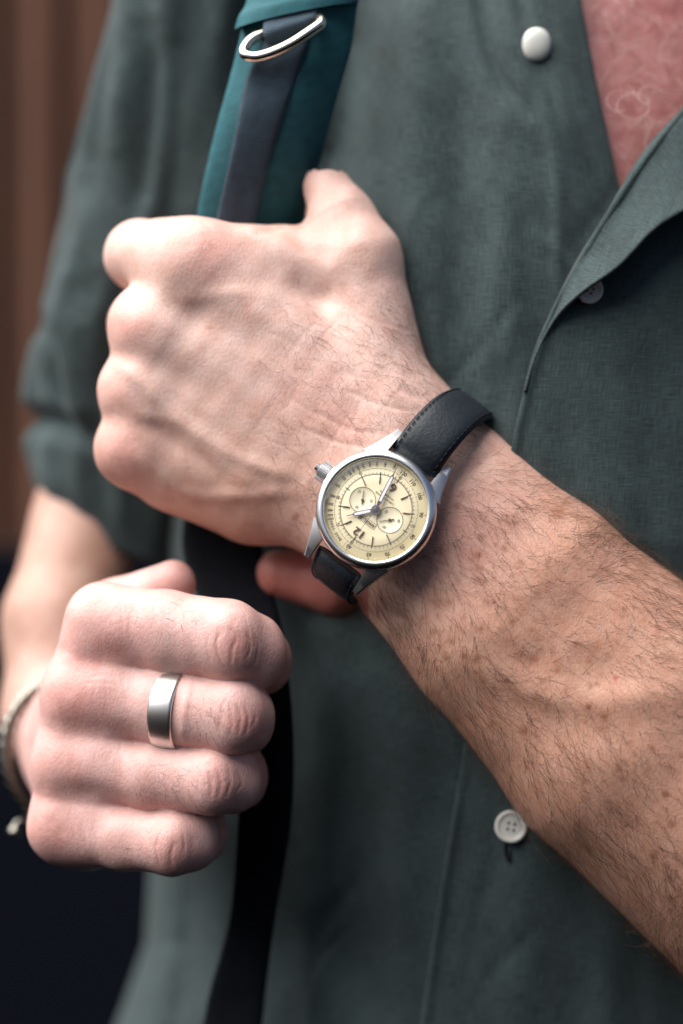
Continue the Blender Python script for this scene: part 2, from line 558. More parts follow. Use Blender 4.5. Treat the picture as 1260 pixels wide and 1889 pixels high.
def arm_watch(p):
    fore = union([chain(p, A_RAD, 30), chain(p, A_ULN, 30)], 90)
    back = union([
        rcone(p, (690, 770, 188, 108), (395, 520, 190, 78)),
        rcone(p, (690, 805, 184, 115), (320, 630, 205, 74)),
        rcone(p, (670, 850, 188, 115), (305, 738, 218, 72)),
        rcone(p, (650, 890, 196, 108), (300, 832, 232, 68)),
        rcone(p, (600, 780, 265, 130), (360, 680, 280, 115)),
    ], 45)
    row = chain(p, [(352, 500, 205, 71), (290, 606, 216, 71), (272, 722, 226, 70), (262, 825, 236, 68)], 20)
    back = smin(back, row, 40)
    hyp = chain(p, [(330, 872, 270, 78), (470, 902, 262, 99), (640, 915, 235, 104)], 20)
    back = smin(back, hyp, 50)
    thumb = chain(p, [(706, 725, 190, 92), (664, 478, 215, 73), (630, 402, 240, 57), (603, 345, 266, 37), (598, 385, 380, 34)], 30)
    web = chain(p, [(625, 500, 232, 76), (520, 494, 232, 77), (360, 484, 204, 76)], 10)
    hand = union([back, thumb], 55)
    hand = smin(hand, web, 40)
    hand = smin(hand, fore, 70)
    fing = chain(p, A_F2, 22)
    for c in (A_F3, A_F4, A_F5):
        fing = smin(fing, chain(p, c, 22), 16)
    hand = smin(hand, fing, 36)
    heel = chain(p, [(655, 955, 345, 60), (625, 1070, 335, 62), (520, 1058, 352, 46)], 30)
    return smin(hand, heel, 14)

lo = np.array([-480., -70, -1050]); hi = np.array([1080., 600, 660])
VA, QA, NA = implicit_mesh(arm_watch, lo, hi, 13.0, 2)
xa, ya = px_of(VA)
reliefA = [
    # veins and tendons on the back of the hand
    ([(205, 660), (262, 705), (320, 765), (385, 812), (450, 850), (560, 885)], 16, 5.5),
    ([(228, 772), (300, 770), (345, 790), (392, 840), (440, 880), (500, 895)], 16, 3.6),
    ([(300, 545), (360, 552), (420, 540), (490, 548)], 14, 2.0),
    ([(430, 548), (520, 600), (620, 660)], 16, 1.4),
    ([(290, 590), (400, 632), (520, 690), (620, 775)], 18, 1.6),
    ([(250, 835), (330, 905), (430, 915), (560, 905)], 14, 4),
    ([(380, 470), (480, 500), (600, 560), (690, 640)], 20, 1.2),
    # hollows between the knuckles
    ([(235, 540), (310, 565), (400, 585)], 26, -1.5),
    ([(232, 652), (300, 680), (380, 730)], 20, -3),
    ([(215, 758), (290, 795), (360, 840), (430, 890)], 16, -3.5),
    ([(300, 905), (420, 945), (540, 960)], 26, -2),
    # knuckle crowns
    ([(345, 455), (385, 465)], 36, 4), ([(262, 600), (285, 605)], 32, 4), ([(245, 715), (265, 722)], 30, 3), ([(225, 825), (250, 835)], 32, 4),
    # forearm vein, muscle edge
    ([(850, 1215), (950, 1262), (1040, 1290), (1130, 1290), (1270, 1270)], 30, 5.5),
    ([(870, 1270), (980, 1320), (1080, 1350), (1270, 1345)], 38, -3.5),
    ([(760, 1130), (900, 1165), (1040, 1180), (1200, 1200)], 30, 2),
    ([(930, 930), (1040, 1000), (1180, 1080)], 34, -1.2),
    # creases at the wrist and thumb fold
    ([(585, 760), (640, 790), (700, 800)], 5, -1.6), ([(560, 790), (620, 815), (680, 825)], 5, -1.6),
    ([(700, 690), (740, 720), (780, 735)], 6, -2), ([(640, 720), (700, 745), (760, 760)], 5, -1.5),
    ([(480, 425), (520, 418), (548, 398)], 7, -6),
    ([(600, 470), (560, 455), (540, 430)], 14, -4),
    # skin pressed in by the strap
    ([(820, 760), (735, 830)], 14, -3), ([(925, 820), (850, 890)], 14, -3),
]
# fine crossing wrinkles over the wrist
for i in range(26):
    cx, cy = rng.uniform(480, 760), rng.uniform(560, 820)
    a = math.radians(rng.choice([25, 62, -50]) + rng.normal(0, 9)); l = rng.uniform(25, 60)
    reliefA.append(([(cx - l * math.cos(a), cy - l * math.sin(a)), (cx, cy + rng.normal(0, 4)), (cx + l * math.cos(a), cy + l * math.sin(a))], 3.4, -.55))
rel = strokes(xa, ya, reliefA) * facing(NA)
lumps = 1.4 * np.sin(xa * .043 + 1.3 * np.sin(ya * .021)) * np.sin(ya * .037 + .9) + .8 * np.sin(xa * .09 + ya * .07)
VA = VA + NA * (rel + lumps * .4 * np.clip((820 - xa) / 120, .15, 1))[:, None]

# ---- the arm that wears the ring
B_F2 = [(190, 1152, 170, 72), (310, 1166, 122, 73), (424, 1183, 76, 72), (468, 1204, 112, 66), (485, 1219, 205, 57), (420, 1230, 330, 50)]
B_F3 = [(147, 1281, 176, 70), (300, 1305, 122, 68), (430, 1321, 72, 67), (450, 1325, 112, 62), (452, 1328, 195, 58), (390, 1330, 320, 48)]
B_F4 = [(126, 1408, 182, 65), (280, 1432, 126, 60), (394, 1441, 77, 58), (428, 1437, 112, 59), (440, 1432, 195, 57), (380, 1430, 320, 46)]
B_F5 = [(114, 1524, 192, 63), (230, 1546, 140, 56), (317, 1556, 96, 55), (352, 1548, 122, 54), (370, 1536, 205, 51), (330, 1530, 300, 42)]

def arm_ring(p):
    fing = finger(p, B_F2)
    for c in (B_F3, B_F4, B_F5):
        fing = smin(fing, finger(p, c), 6)
    back = union([
        rcone(p, (200, 1168, 205, 66), (155, 1340, 520, 100)),
        rcone(p, (162, 1290, 215, 64), (150, 1360, 520, 100)),
        rcone(p, (142, 1402, 225, 62), (145, 1385, 520, 98)),
        rcone(p, (132, 1512, 235, 62), (142, 1410, 520, 92)),
        rcone(p, (240, 1330, 330, 120), (200, 1450, 330, 100)),
        rcone(p, (300, 1250, 270, 90), (290, 1490, 270, 75)),
    ], 30)
    hyp = rcone(p, (158, 1548, 225, 60), (200, 1530, 300, 65))
    back = smin(back, hyp, 25)
    webs = chain(p, [(194, 1154, 172, 71), (152, 1281, 176, 70), (130, 1408, 182, 65), (118, 1524, 192, 62)], 20)
    webs = smin(webs, chain(p, [(232, 1170, 162, 64), (196, 1288, 163, 64), (185, 1413, 166, 59), (168, 1530, 178, 54)], 20), 24)
    back = smin(back, webs, 30)
    hand = smin(back, fing, 34)
    thumb = chain(p, [(190, 1290, 420, 80), (215, 1128, 270, 58), (318, 1076, 245, 43)], 20)
    hand = smin(hand, thumb, 8)
    fore = chain(p, [(148, 1370, 520, 98), (108, 1322, 700, 100), (110, 1150, 780, 100), (170, 930, 900, 105)], 40)
    return smin(hand, fore, 40)

lo = np.array([-780., -40, -720]); hi = np.array([-80., 1060, 140])
VB, QB, NB = implicit_mesh(arm_ring, lo, hi, 12.0, 2)
xb, yb = px_of(VB)
front = np.clip((420 - VB[:, 1]) / 60, 0, 1)
reliefB = [
    # knuckle wrinkles over the middle joints
    ([(405, 1162), (399, 1190), (408, 1222), (424, 1238)], 5, -3.2), ([(424, 1158), (436, 1175), (428, 1200), (426, 1226)], 4.5, -3),
    ([(452, 1165), (462, 1188), (456, 1215)], 4.5, -2.6), ([(470, 1172), (476, 1195), (470, 1222)], 4, -2),
    ([(386, 1168), (382, 1192), (390, 1225)], 4, -1.4),
    ([(437, 1300), (444, 1322), (440, 1352)], 4.5, -2.8), ([(452, 1302), (458, 1328), (452, 1356)], 4.5, -2.8), ([(424, 1305), (428, 1330), (425, 1355)], 4, -2), ([(408, 1300), (406, 1340)], 4, -1.2),
    ([(385, 1428), (390, 1450), (388, 1472)], 4.5, -2.8), ([(400, 1420), (408, 1444), (402, 1470)], 4.5, -2.4), ([(420, 1415), (426, 1440), (418, 1468)], 4, -2.2), ([(366, 1436), (366, 1470)], 4, -1.2),
    ([(292, 1545), (288, 1570), (296, 1596)], 4.5, -2.2), ([(322, 1556), (314, 1580), (318, 1602)], 4.5, -2.6), ([(338, 1545), (342, 1570)], 4, -1.8),
    # crowns of the joints
    ([(436, 1180), (440, 1205)], 44, 2), ([(442, 1320), (444, 1338)], 40, 1.6), ([(405, 1438), (408, 1450)], 36, 1.6), ([(322, 1560), (324, 1572)], 36, 1.6),
    # big knuckles
    ([(180, 1120), (200, 1150)], 38, 7), ([(125, 1275), (160, 1290)], 32, 7), ([(105, 1405), (140, 1415)], 30, 5), ([(95, 1515), (115, 1535)], 30, 6),
    # hollows between the big knuckles and webs
    ([(120, 1215), (180, 1220), (250, 1208)], 26, -6), ([(110, 1350), (180, 1352), (250, 1362)], 24, -6), ([(85, 1465), (160, 1468), (230, 1482)], 22, -6),
    # light folds of the skin at the base of the first finger
    ([(232, 1110), (238, 1140), (240, 1175)], 4, -1.2), ([(222, 1105), (226, 1140), (228, 1180)], 4, -1.0), ([(246, 1112), (252, 1142)], 4, -1.0), ([(258, 1110), (262, 1138)], 4, -.8),
    ([(160, 1250), (190, 1245), (215, 1250)], 4, -.9), ([(150, 1262), (185, 1258), (215, 1264)], 4, -.8),
    ([(125, 1500), (140, 1540), (150, 1570)], 4, -1.2), ([(140, 1495), (155, 1530), (160, 1560)], 4, -1),
    # finger pressed by the ring
    ([(352, 1250), (340, 1310), (336, 1375)], 8, 2.5),
]
for cx, cy, hh in ((434, 1192, 42), (444, 1330, 34), (404, 1446, 32), (322, 1570, 28)):
    for k in range(11):
        ox = rng.uniform(-50, 44); oy = rng.normal(0, 14); ll = rng.uniform(.25, .9) * hh
        bow = ox * .22 + rng.normal(0, 4)
        reliefB.append(([(cx + ox - bow, cy + oy - ll), (cx + ox + rng.normal(0, 2), cy + oy), (cx + ox - bow, cy + oy + ll)], rng.uniform(3.2, 4.6), -rng.uniform(.4, 1.1)))
for cx, cy, hh in ((250, 1150, 40), (200, 1275, 34), (180, 1405, 30), (150, 1530, 30)):
    for k in range(9):
        ox = rng.uniform(-45, 50); oy = rng.normal(0, 16); ll = rng.uniform(.35, .9) * hh
        reliefB.append(([(cx + ox + 4, cy + oy - ll), (cx + ox + rng.normal(0, 2), cy + oy), (cx + ox + 6, cy + oy + ll)], rng.uniform(3.4, 4.8), -rng.uniform(.3, .8)))
reliefB = [(p_, w_ * .72, a_ * .58) if (w_ < 5.5 and a_ < 0) else (p_, w_, a_) for p_, w_, a_ in reliefB]
rel = strokes(xb, yb, reliefB) * facing(NB) * front
lumps = 1.1 * np.sin(xb * .05 + 1.1 * np.sin(yb * .024)) * np.sin(yb * .041 + .4)
VB = VB + NB * (rel + lumps * .8)[:, None]

# ---- torso inside the shirt
def interp(y, tab):
    t = np.array(tab, dtype=float)
    return np.interp(y, t[:, 0], t[:, 1])

TORSO_L = [(-300, 330), (400, 310), (1000, 290), (1600, 275), (1740, 268), (1800, 245), (1889, 212), (2200, 130)]
CX, BB, CD, LEAN = 1050.0, 860.0, 1010.0, 0.20

def torso_d(px, py, off=0.0):
    """depth of the front of the torso under (px, py)"""
    a = CX - interp(py, TORSO_L) - off
    q = np.clip(1 - ((px - CX) / a) ** 2, 0, 1)
    top = .00032 * np.maximum(0, 650 - py) ** 2 + LEAN * np.maximum(0, py - 1000)
    return CD - (BB - off) * np.sqrt(q) + top

def torso_rows(rows, thetas, off):
    out = []
    for y in rows:
        a = CX - interp(y, TORSO_L) - off
        top = .00032 * max(0, 650 - y) ** 2 + LEAN * max(0, y - 1000)
        out.append([P(CX - a * math.cos(t), y, CD - (BB - off) * math.sin(t) + top) for t in thetas])
    return np.array(out)

rows = np.concatenate([np.linspace(-260, 420, 150), np.linspace(440, 2150, 40)])
th = np.concatenate([np.linspace(.2, 2.9, 260), np.linspace(2.95, 2 * np.pi + .15, 40)])
G = torso_rows(rows, th, 84)
VT = G.reshape(-1, 3)
xt, yt = px_of(VT)
VT[:, 1] += 140 * np.clip((1040 - xt) / 120, 0, 1) * np.clip((900 - VT[:, 1]) / 200, 0, 1)   # flatter under the rest of the shirt
QT = np.array(grid_faces(len(rows), len(th), close_c=True))[:, ::-1]

# ---- skin tones of the whole body (pigment: tan forearm, pink knuckles, freckles; painted shade: lower hand, heel)
def blend(col, target, w):
    return col * (1 - w[:, None]) + np.array(target) * w[:, None]

def spot(x, y, cx, cy, r):
    return np.exp(-(((x - cx) ** 2 + (y - cy) ** 2) / (r * r)))

PALE, TAN, PINK, BROWN = (0.68, 0.475, 0.415), (0.57, 0.32, 0.228), (0.62, 0.30, 0.265), (0.30, 0.12, 0.06)
cA = np.tile(np.array(PALE), (len(VA), 1))
s_arm = ((xa - 690) * .7 + (ya - 900) * .7)
cA = blend(cA, TAN, np.clip((s_arm + 90) / 420, 0, 1) * .95)
cA = blend(cA, (0.52, 0.30, 0.20), np.clip((ya - 700) / 300, 0, 1) * (s_arm < 0) * .55 * np.clip(-s_arm / 120, 0, 1))  # browner lower hand: shade from the overhead light put into the colour
for x_, y_, r_, w_ in [(385, 455, 62, .6), (300, 450, 40, .3), (235, 600, 45, .6), (215, 725, 42, .4), (215, 835, 60, .65), (560, 720, 70, .25), (640, 780, 60, .3), (860, 1000, 90, .35), (600, 440, 30, .25)]:
    cA = blend(cA, PINK, spot(xa, ya, x_, y_, r_) * w_)
for x_, y_, r_, w_ in [(1030, 945, 13, .75), (930, 1012, 7, .6), (882, 1070, 9, .6), (858, 1210, 8, .7), (880, 1215, 9, .7), (825, 1214, 6, .9), (985, 1212, 9, .6), (1100, 1195, 15, .5),
                       (1087, 1304, 6, 1), (1115, 1322, 9, .8), (1112, 1345, 10, .6), (1228, 1466, 7, 1), (1140, 1420, 9, .5), (1240, 1520, 9, .7), (1205, 1580, 9, .6), (966, 1348, 8, .8),
                       (810, 1110, 14, .5), (1060, 1092, 7, .5), (1010, 1040, 8, .5), (890, 990, 7, .5)]:
    cA = blend(cA, BROWN, spot(xa, ya, x_, y_, r_) * w_)
for x_, y_, r_ in [(988, 1218, 3.4), (1136, 1252, 4.2)]:
    cA = blend(cA, (0.50, 0.10, 0.09), spot(xa, ya, x_, y_, r_) * .8)
for i in range(150):
    t_ = rng.uniform(0.05, 1)
    x_ = 720 + 520 * t_ + rng.normal(0, 110); y_ = 930 + 480 * t_ + rng.normal(0, 120)
    cA = blend(cA, BROWN, spot(xa, ya, x_, y_, rng.uniform(3.5, 7.5)) * rng.uniform(.2, .65))
for i in range(40):
    cA = blend(cA, (0.42, 0.22, 0.15), spot(xa, ya, rng.uniform(300, 760), rng.uniform(450, 950), rng.uniform(3.5, 7)) * rng.uniform(.2, .5))
cA = blend(cA, (0.42, 0.17, 0.14), np.clip((ya - 1010) / 20, 0, 1) * (xa < 680))  # reddish palm heel below the wrist, darkened to paint in its shade

cB = np.tile(np.array((0.62, 0.40, 0.37)), (len(VB), 1))
for x_, y_, r_, w_ in [(440, 1195, 38, .75), (450, 1335, 36, .7), (408, 1448, 36, .7), (325, 1570, 38, .6), (170, 1190, 60, .5), (120, 1285, 55, .7), (165, 1310, 50, .5), (110, 1420, 50, .55), (100, 1540, 50, .7),
                       (230, 1185, 35, .4), (520, 1215, 40, .3), (330, 1070, 40, .5), (240, 1470, 60, .25)]:
    cB = blend(cB, (0.62, 0.29, 0.255), spot(xb, yb, x_, y_, r_) * w_ * front * .85)
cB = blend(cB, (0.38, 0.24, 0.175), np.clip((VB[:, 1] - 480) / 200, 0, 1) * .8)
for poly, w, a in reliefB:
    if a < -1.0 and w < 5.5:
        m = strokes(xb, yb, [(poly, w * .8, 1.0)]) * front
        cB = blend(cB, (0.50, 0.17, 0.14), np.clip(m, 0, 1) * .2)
xt, yt = px_of(VT)
cT = np.tile(np.array((0.43, 0.185, 0.178)), (len(VT), 1))
mot = np.zeros(len(VT))
for k in range(26):
    a_ = rng.uniform(0, 6.28); fq = rng.uniform(.04, .28)
    mot += np.sin(xt * fq * math.cos(a_) + yt * fq * math.sin(a_) + rng.uniform(0, 6.28)) / 5
cT = blend(cT, (0.46, 0.25, 0.235), np.clip(mot * .5, 0, 1) * .6)
cT = blend(cT, (0.28, 0.085, 0.08), np.clip(-mot * .5, 0, 1) * .6)

person = empty('person', P(1000, 1889, 600))
tag(person, 'person in an open-necked green linen shirt gripping the backpack strap with both hands', 'person')
nA, nB = len(VA), len(VB)
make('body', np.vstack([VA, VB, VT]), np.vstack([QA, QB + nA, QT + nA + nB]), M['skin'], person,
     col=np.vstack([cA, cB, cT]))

# ------------------------------------------------------------------ shirt
def wave_folds(x, y, seed, n, kx, ky, amp):
    r = np.random.default_rng(seed)
    out = np.zeros(np.shape(x))
    for _ in range(n):
        out = out + amp * r.uniform(.3, 1) * np.sin(x * r.normal(kx, kx * .4) + y * r.normal(0, ky) + r.uniform(0, 6.28))
    return out / math.sqrt(n)

def ridge(v):
    return v + .35 * np.abs(v)

shirt_strokes = [
    ([(872, -60), (900, 70), (928, 150), (968, 205)], 15, -26),
    ([(948, -60), (962, 20), (975, 60)], 10, -14),
    ([(770, -60), (765, 150), (752, 330), (745, 520)], 40, 18),
    ([(690, 60), (700, 300), (740, 560)], 30, -14),
    ([(840, 120), (860, 330), (850, 560), (880, 760)], 34, -14),
    ([(905, 240), (930, 420), (925, 640)], 34, 14),
    ([(1000, 150), (1025, 320), (1030, 520)], 10, 7),
    ([(668, -60), (652, 120), (628, 300), (604, 420)], 46, -75),
    ([(350, -60), (330, 160), (310, 330)], 26, -22), ([(400, -60), (395, 120), (350, 380)], 26, 12),
    ([(600, 1240), (640, 1500), (660, 1900)], 60, -12), ([(735, 1250), (740, 1500), (720, 1900)], 40, 10),
    ([(345, 1600), (350, 1720), (330, 1900)], 22, -30), ([(300, 1640), (300, 1760), (270, 1900)], 24, 14),
    ([(540, 1600), (560, 1750), (570, 1900)], 26, 12),
]
_r = np.random.default_rng(31)
for k in range(34):
    x0, y0 = _r.uniform(560, 1250), _r.choice([_r.uniform(-80, 800), _r.uniform(1200, 1950)])
    a_ = math.radians(_r.normal(92, 22)); l_ = _r.uniform(60, 190); b_ = _r.normal(0, 16)
    shirt_strokes.append(([(x0 - l_ * math.cos(a_), y0 - l_ * math.sin(a_)), (x0 + b_, y0), (x0 + l_ * math.cos(a_), y0 + l_ * math.sin(a_))], _r.uniform(8, 17), _r.choice([-1, 1]) * _r.uniform(2.5, 6.5)))
def shirt_disp(px, py):
    s = strokes(np.ravel(px), np.ravel(py), shirt_strokes).reshape(np.shape(px))
    f = ridge(wave_folds(px, py, 3, 6, .016, .004, 11.0)) + wave_folds(px, py, 5, 7, .045, .012, 3.4) + wave_folds(py, px, 8, 6, .03, .03, 1.3)
    return s + f

def sheet(name, PX, PY, DD, mat, parent, thick=4.0, uvrot=0.0):
    nr, nc = PX.shape
    f = (D + DD) / D
    V = np.stack([(PX - 630) * f, DD, (944.5 - PY) * f], -1)
    # arc-length UVs in millimetres
    du = np.zeros((nr, nc)); du[:, 1:] = np.cumsum(np.linalg.norm(np.diff(V, axis=1), axis=2), 1)
    dv = np.zeros((nr, nc)); dv[1:] = np.cumsum(np.linalg.norm(np.diff(V, axis=0), axis=2), 0)
    mid = nc // 2
    U = (du - du[:, mid:mid + 1]) / 6; W = np.repeat(dv[:, mid:mid + 1], nc, 1) / 6
    c, s = math.cos(uvrot), math.sin(uvrot)
    uvv = np.stack([U * c - W * s, U * s + W * c], -1).reshape(-1, 2)
    o = make(name, V.reshape(-1, 3), np.array(grid_faces(nr, nc))[:, ::-1], mat, parent, uvv=uvv)
    sm = o.modifiers.new('thickness', 'SOLIDIFY'); sm.thickness = thick * S; sm.offset = -1
    return o

def shirt_d(px, py):
    px = np.asarray(px, dtype=float); py = np.asarray(py, dtype=float)
    return torso_d(px, py) - shirt_disp(px, py)

# edge of the overlapping front and of the open neck
EDGE = [(-300, 1720), (-100, 1520), (60, 1390), (197, 1260), (340, 1150), (470, 1072), (560, 1020), (650, 985), (740, 960), (810, 945), (1000, 918), (1200, 886), (1380, 855), (1620, 815), (1889, 775), (2200, 735)]
NECK = [(-300, 1030), (0, 1072), (150, 1100), (340, 1142), (420, 1165), (2200, 1165)]
yt_ = np.array([e[0] for e in EDGE], float); xt_ = np.array([e[1] for e in EDGE], float)
def edge_x(y):
    # smooth the polyline
    return sum(np.interp(np.asarray(y) + k, yt_, xt_) for k in (-60, -40, -20, 0, 20, 40, 60)) / 7

rows = np.linspace(-240, 2120, 250)
# left panel: goes round the side to the back
PX, DDm, PYm = [], [], []
for y in rows:
    a = CX - float(interp(y, TORSO_L))
    xe = float(interp(y, NECK))
    t_end = math.acos(np.clip((CX - xe) / a, -1, 1))
    ts = np.concatenate([np.linspace(-1.2, 0, 18, endpoint=False), np.linspace(0, 1, 150) ** 1.15 * t_end])
    px = CX - a * np.cos(ts)
    top = .00032 * max(0, 650 - y) ** 2 + LEAN * max(0, y - 1000)
    dd = CD - BB * np.sin(ts) + top
    w = np.clip(np.sin(ts) * 3, 0, 1)
    dd = dd - shirt_disp(px, np.full_like(px, y)) * w
    px = px + wave_folds(np.full_like(px, y), px, 11, 4, .02, .002, 3.0) * np.clip(1 - np.abs(np.sin(ts)) * 2, 0, 1)
    # the strip along the buttons turns towards the open neck
    if y < 700:
        fall = np.clip((px - 1032) / 110, 0, 1)
        dd = dd + fall ** 1.2 * 62 * np.clip((700 - y) / 300, 0, 1)
    PX.append(px); DDm.append(dd); PYm.append(np.full_like(px, y))
shirt = sheet('shirt', np.array(PX), np.array(PYm), np.array(DDm), M['linen'], person)
shirt['label'] = 'muted green linen shirt'

# right panel laps over it
rows2 = np.linspace(-200, 2120, 250)
PX, DDm, PYm = [], [], []
for y in rows2:
    xe = float(edge_x(y))
    px = xe + np.linspace(0, 1, 110) ** 1.3 * (1750 - xe)
    dd = torso_d(px, np.full_like(px, y)) - 10
    tt = (px - xe)
    dd = dd - shirt_disp(px + 300, np.full_like(px, y + 90)) * .8
    dd = dd - 7 * np.exp(-((tt - 6) / 10) ** 2)                    # raised hem along the edge
    dd = dd - np.interp(y, [700, 1000], [16, 22])
    PX.append(px); DDm.append(dd); PYm.append(np.full_like(px, y))
pr_dd = np.array(DDm)
sheet('front_panel', np.array(PX), np.array(PYm), pr_dd, M['linen'], shirt)

# turned-out flap of the overlapping front below the neck
upper = catmull([(1420, 40), (1260, 197), (1180, 288), (1117, 394), (1062, 482), (1018, 570), (985, 645), (965, 720)], 90)
lower = catmull([(1430, 300), (1262, 387), (1201, 427), (1140, 490), (1074, 537), (1026, 584), (990, 650), (966, 724)], 90)
tt = np.linspace(0, 1, 26)
PX = upper[:, None, 0] * (1 - tt) + lower[:, None, 0] * tt
PY = upper[:, None, 1] * (1 - tt) + lower[:, None, 1] * tt
wid = np.linalg.norm(upper - lower, axis=1)[:, None]
base = torso_d(PX, PY) - 32
fl = base - np.clip(wid / 120, 0, 1) * (72 * tt ** 1.2 - 16 * np.sin(tt * np.pi)) - 3 * np.sin(PX * .05 + PY * .03)
fl = fl + 26 * np.exp(-((tt - 0) / .06) ** 2) * np.clip(wid / 60, 0, 1)
sheet('lapel', PX, PY, fl, M['linen'], shirt, thick=6, uvrot=.6)

# sleeve of the arm at the left of the picture
sl = np.array([  # y, centre x, radius, depth
    (-160, 445, 232, 700), (0, 428, 216, 720), (200, 372, 200, 760), (350, 325, 192, 800), (450, 285, 182, 820), (540, 254, 174, 840), (600, 232, 172, 850),
    (680, 222, 164, 860), (760, 220, 160, 868), (800, 226, 148, 872), (850, 214, 152, 880), (930, 208, 142, 890), (985, 205, 128, 890), (1010, 208, 122, 890), (1016, 208, 112, 890)], float)
ys = np.concatenate([np.linspace(-160, 1010, 130), [1014, 1017, 1014, 990, 940]])
nth = 110
ph = np.linspace(0, 2 * np.pi, nth, endpoint=False)
PXs, PYs, DDs = [], [], []
for i, y in enumerate(ys):
    cx, r, dc = (np.interp(y, sl[:, 0], sl[:, k]) for k in (1, 2, 3))
    if i >= 131: r = r - 10 - (i - 131) * 3
    x = cx - r * np.cos(ph); d = dc - r * np.sin(ph) * 1.08
    yy = y + (x - cx) * .38 * np.clip((y - 600) / 400, 0, 1)
    fld = strokes(x, np.full_like(x, y), [
        ([(250, -100), (232, 120), (205, 260)], 26, 20), ([(280, 60), (262, 260), (250, 420)], 22, -24), ([(150, 330), (180, 440), (215, 560)], 26, 16),
        ([(60, 590), (90, 640), (95, 730), (110, 790)], 17, -34), ([(150, 520), (135, 640), (140, 760)], 26, 20), ([(190, 520), (205, 640), (190, 790)], 24, -22),
        ([(40, 790), (110, 810), (200, 830)], 18, -22), ([(70, 860), (100, 930), (130, 1000)], 24, 16), ([(160, 830), (190, 900), (210, 980)], 20, -16),
        ([(330, 100), (320, 260), (300, 440)], 26, -18), ([(300, 420), (280, 560), (270, 700)], 26, -16)])
    fld = fld * np.clip((1030 - y) / 120, .15, 1)
    fld = fld + np.clip((1030 - y) / 260, .08, 1) * ridge(wave_folds(ph * 160, np.full_like(ph, y), 21, 6, .05, .008, 10))
    n_x, n_d = -np.cos(ph), -np.sin(ph)
    PXs.append(x + n_x * fld); DDs.append(d + n_d * fld); PYs.append(yy)
PXs, PYs, DDs = map(np.array, (PXs, PYs, DDs))
f = (D + DDs) / D
V = np.stack([(PXs - 630) * f, DDs, (944.5 - PYs) * f], -1).reshape(-1, 3)
uvv = np.stack([np.tile(ph * 30, len(ys)), np.repeat(np.cumsum(np.r_[0, np.abs(np.diff(ys))]) / 6, nth)], -1)
sleeve = make('sleeve', V, np.array(grid_faces(len(ys), nth, close_c=True))[:, ::-1], M['linen'], shirt, uvv=uvv)

# ---- buttons
def button(px, py, d, r, tilt=(0, 0), spin=0.3, parent=shirt):
    n = np.array([tilt[0], -1.0, tilt[1]]); n /= np.linalg.norm(n)
    yv = np.array([math.sin(spin), 0, math.cos(spin)]); yv -= n * (yv @ n); yv /= np.linalg.norm(yv)
    xv = np.cross(yv, n)
    T = np.eye(4); T[:3, 0], T[:3, 1], T[:3, 2], T[:3, 3] = xv, yv, n, P(px, py, d)
    V, F = lathe([(0.01, -6), (r * .8, -6), (r * .97, -3), (r, 1), (r * .97, 4.5), (r * .88, 6), (r * .78, 5.2), (r * .70, 3.0), (r * .60, 2.6), (.01, 2.8)], 48)
    b = make('button', V, F, M['button'], parent, T=T)
    for k in range(4):
        a = math.pi / 4 + k * math.pi / 2
        V, F = lathe([(0.01, 3.4), (r * .085, 3.4), (r * .085, 2.0)], 12)
        V = np.array(V); V[:, 0] += r * .26 * math.cos(a); V[:, 1] += r * .26 * math.sin(a)
        make('thread_hole', V, F, M['hole'], b, T=T)
    return b
d1 = float(np.min(torso_d(np.array([943.]), np.array([1525.])))) - 40
button(943, 1525, d1, 32, (-.05, .05), .2)
button(1088, 535, float(torso_d(np.array([1088.]), np.array([535.]))[0]) - 36, 26, (.1, -.15), .5)
# pearl button
d2 = float(shirt_d([990.], [82.])[0]) - 12
th_ = np.linspace(0, np.pi, 22); phx = np.linspace(0, 2 * np.pi, 40, endpoint=False)
def sph(rx, rd, rz):
    V = np.stack([rx * np.sin(th_)[:, None] * np.cos(phx), rd * np.sin(th_)[:, None] * np.sin(phx), np.repeat(rz * np.cos(th_)[:, None], len(phx), 1)], -1)
    return V.reshape(-1, 3), grid_faces(len(th_), len(phx), close_c=True)
V, F = sph(28, 15, 33)
V = np.sign(V) * np.abs(V / [28, 15, 33]) ** .92 * [28, 15, 33]
make('button', V + P(990, 82, d2), F, M['pearl'], shirt)['label'] = 'glossy pearl white button'
# buttonhole stitches under the lower button
V, F = tube(catmull([P(933, 1552, d1 + 14), P(932, 1572, d1 + 12), P(938, 1588, d1 + 12), P(942, 1570, d1 + 13)], 16), 2.6, 6)
make('buttonhole', V, F, M['thread'], shirt)

# ------------------------------------------------------------------ backpack strap
pack = empty('backpack_strap', P(500, 700, 380))
tag(pack, 'teal padded backpack shoulder strap with grey webbing, held in both fists', 'backpack strap')

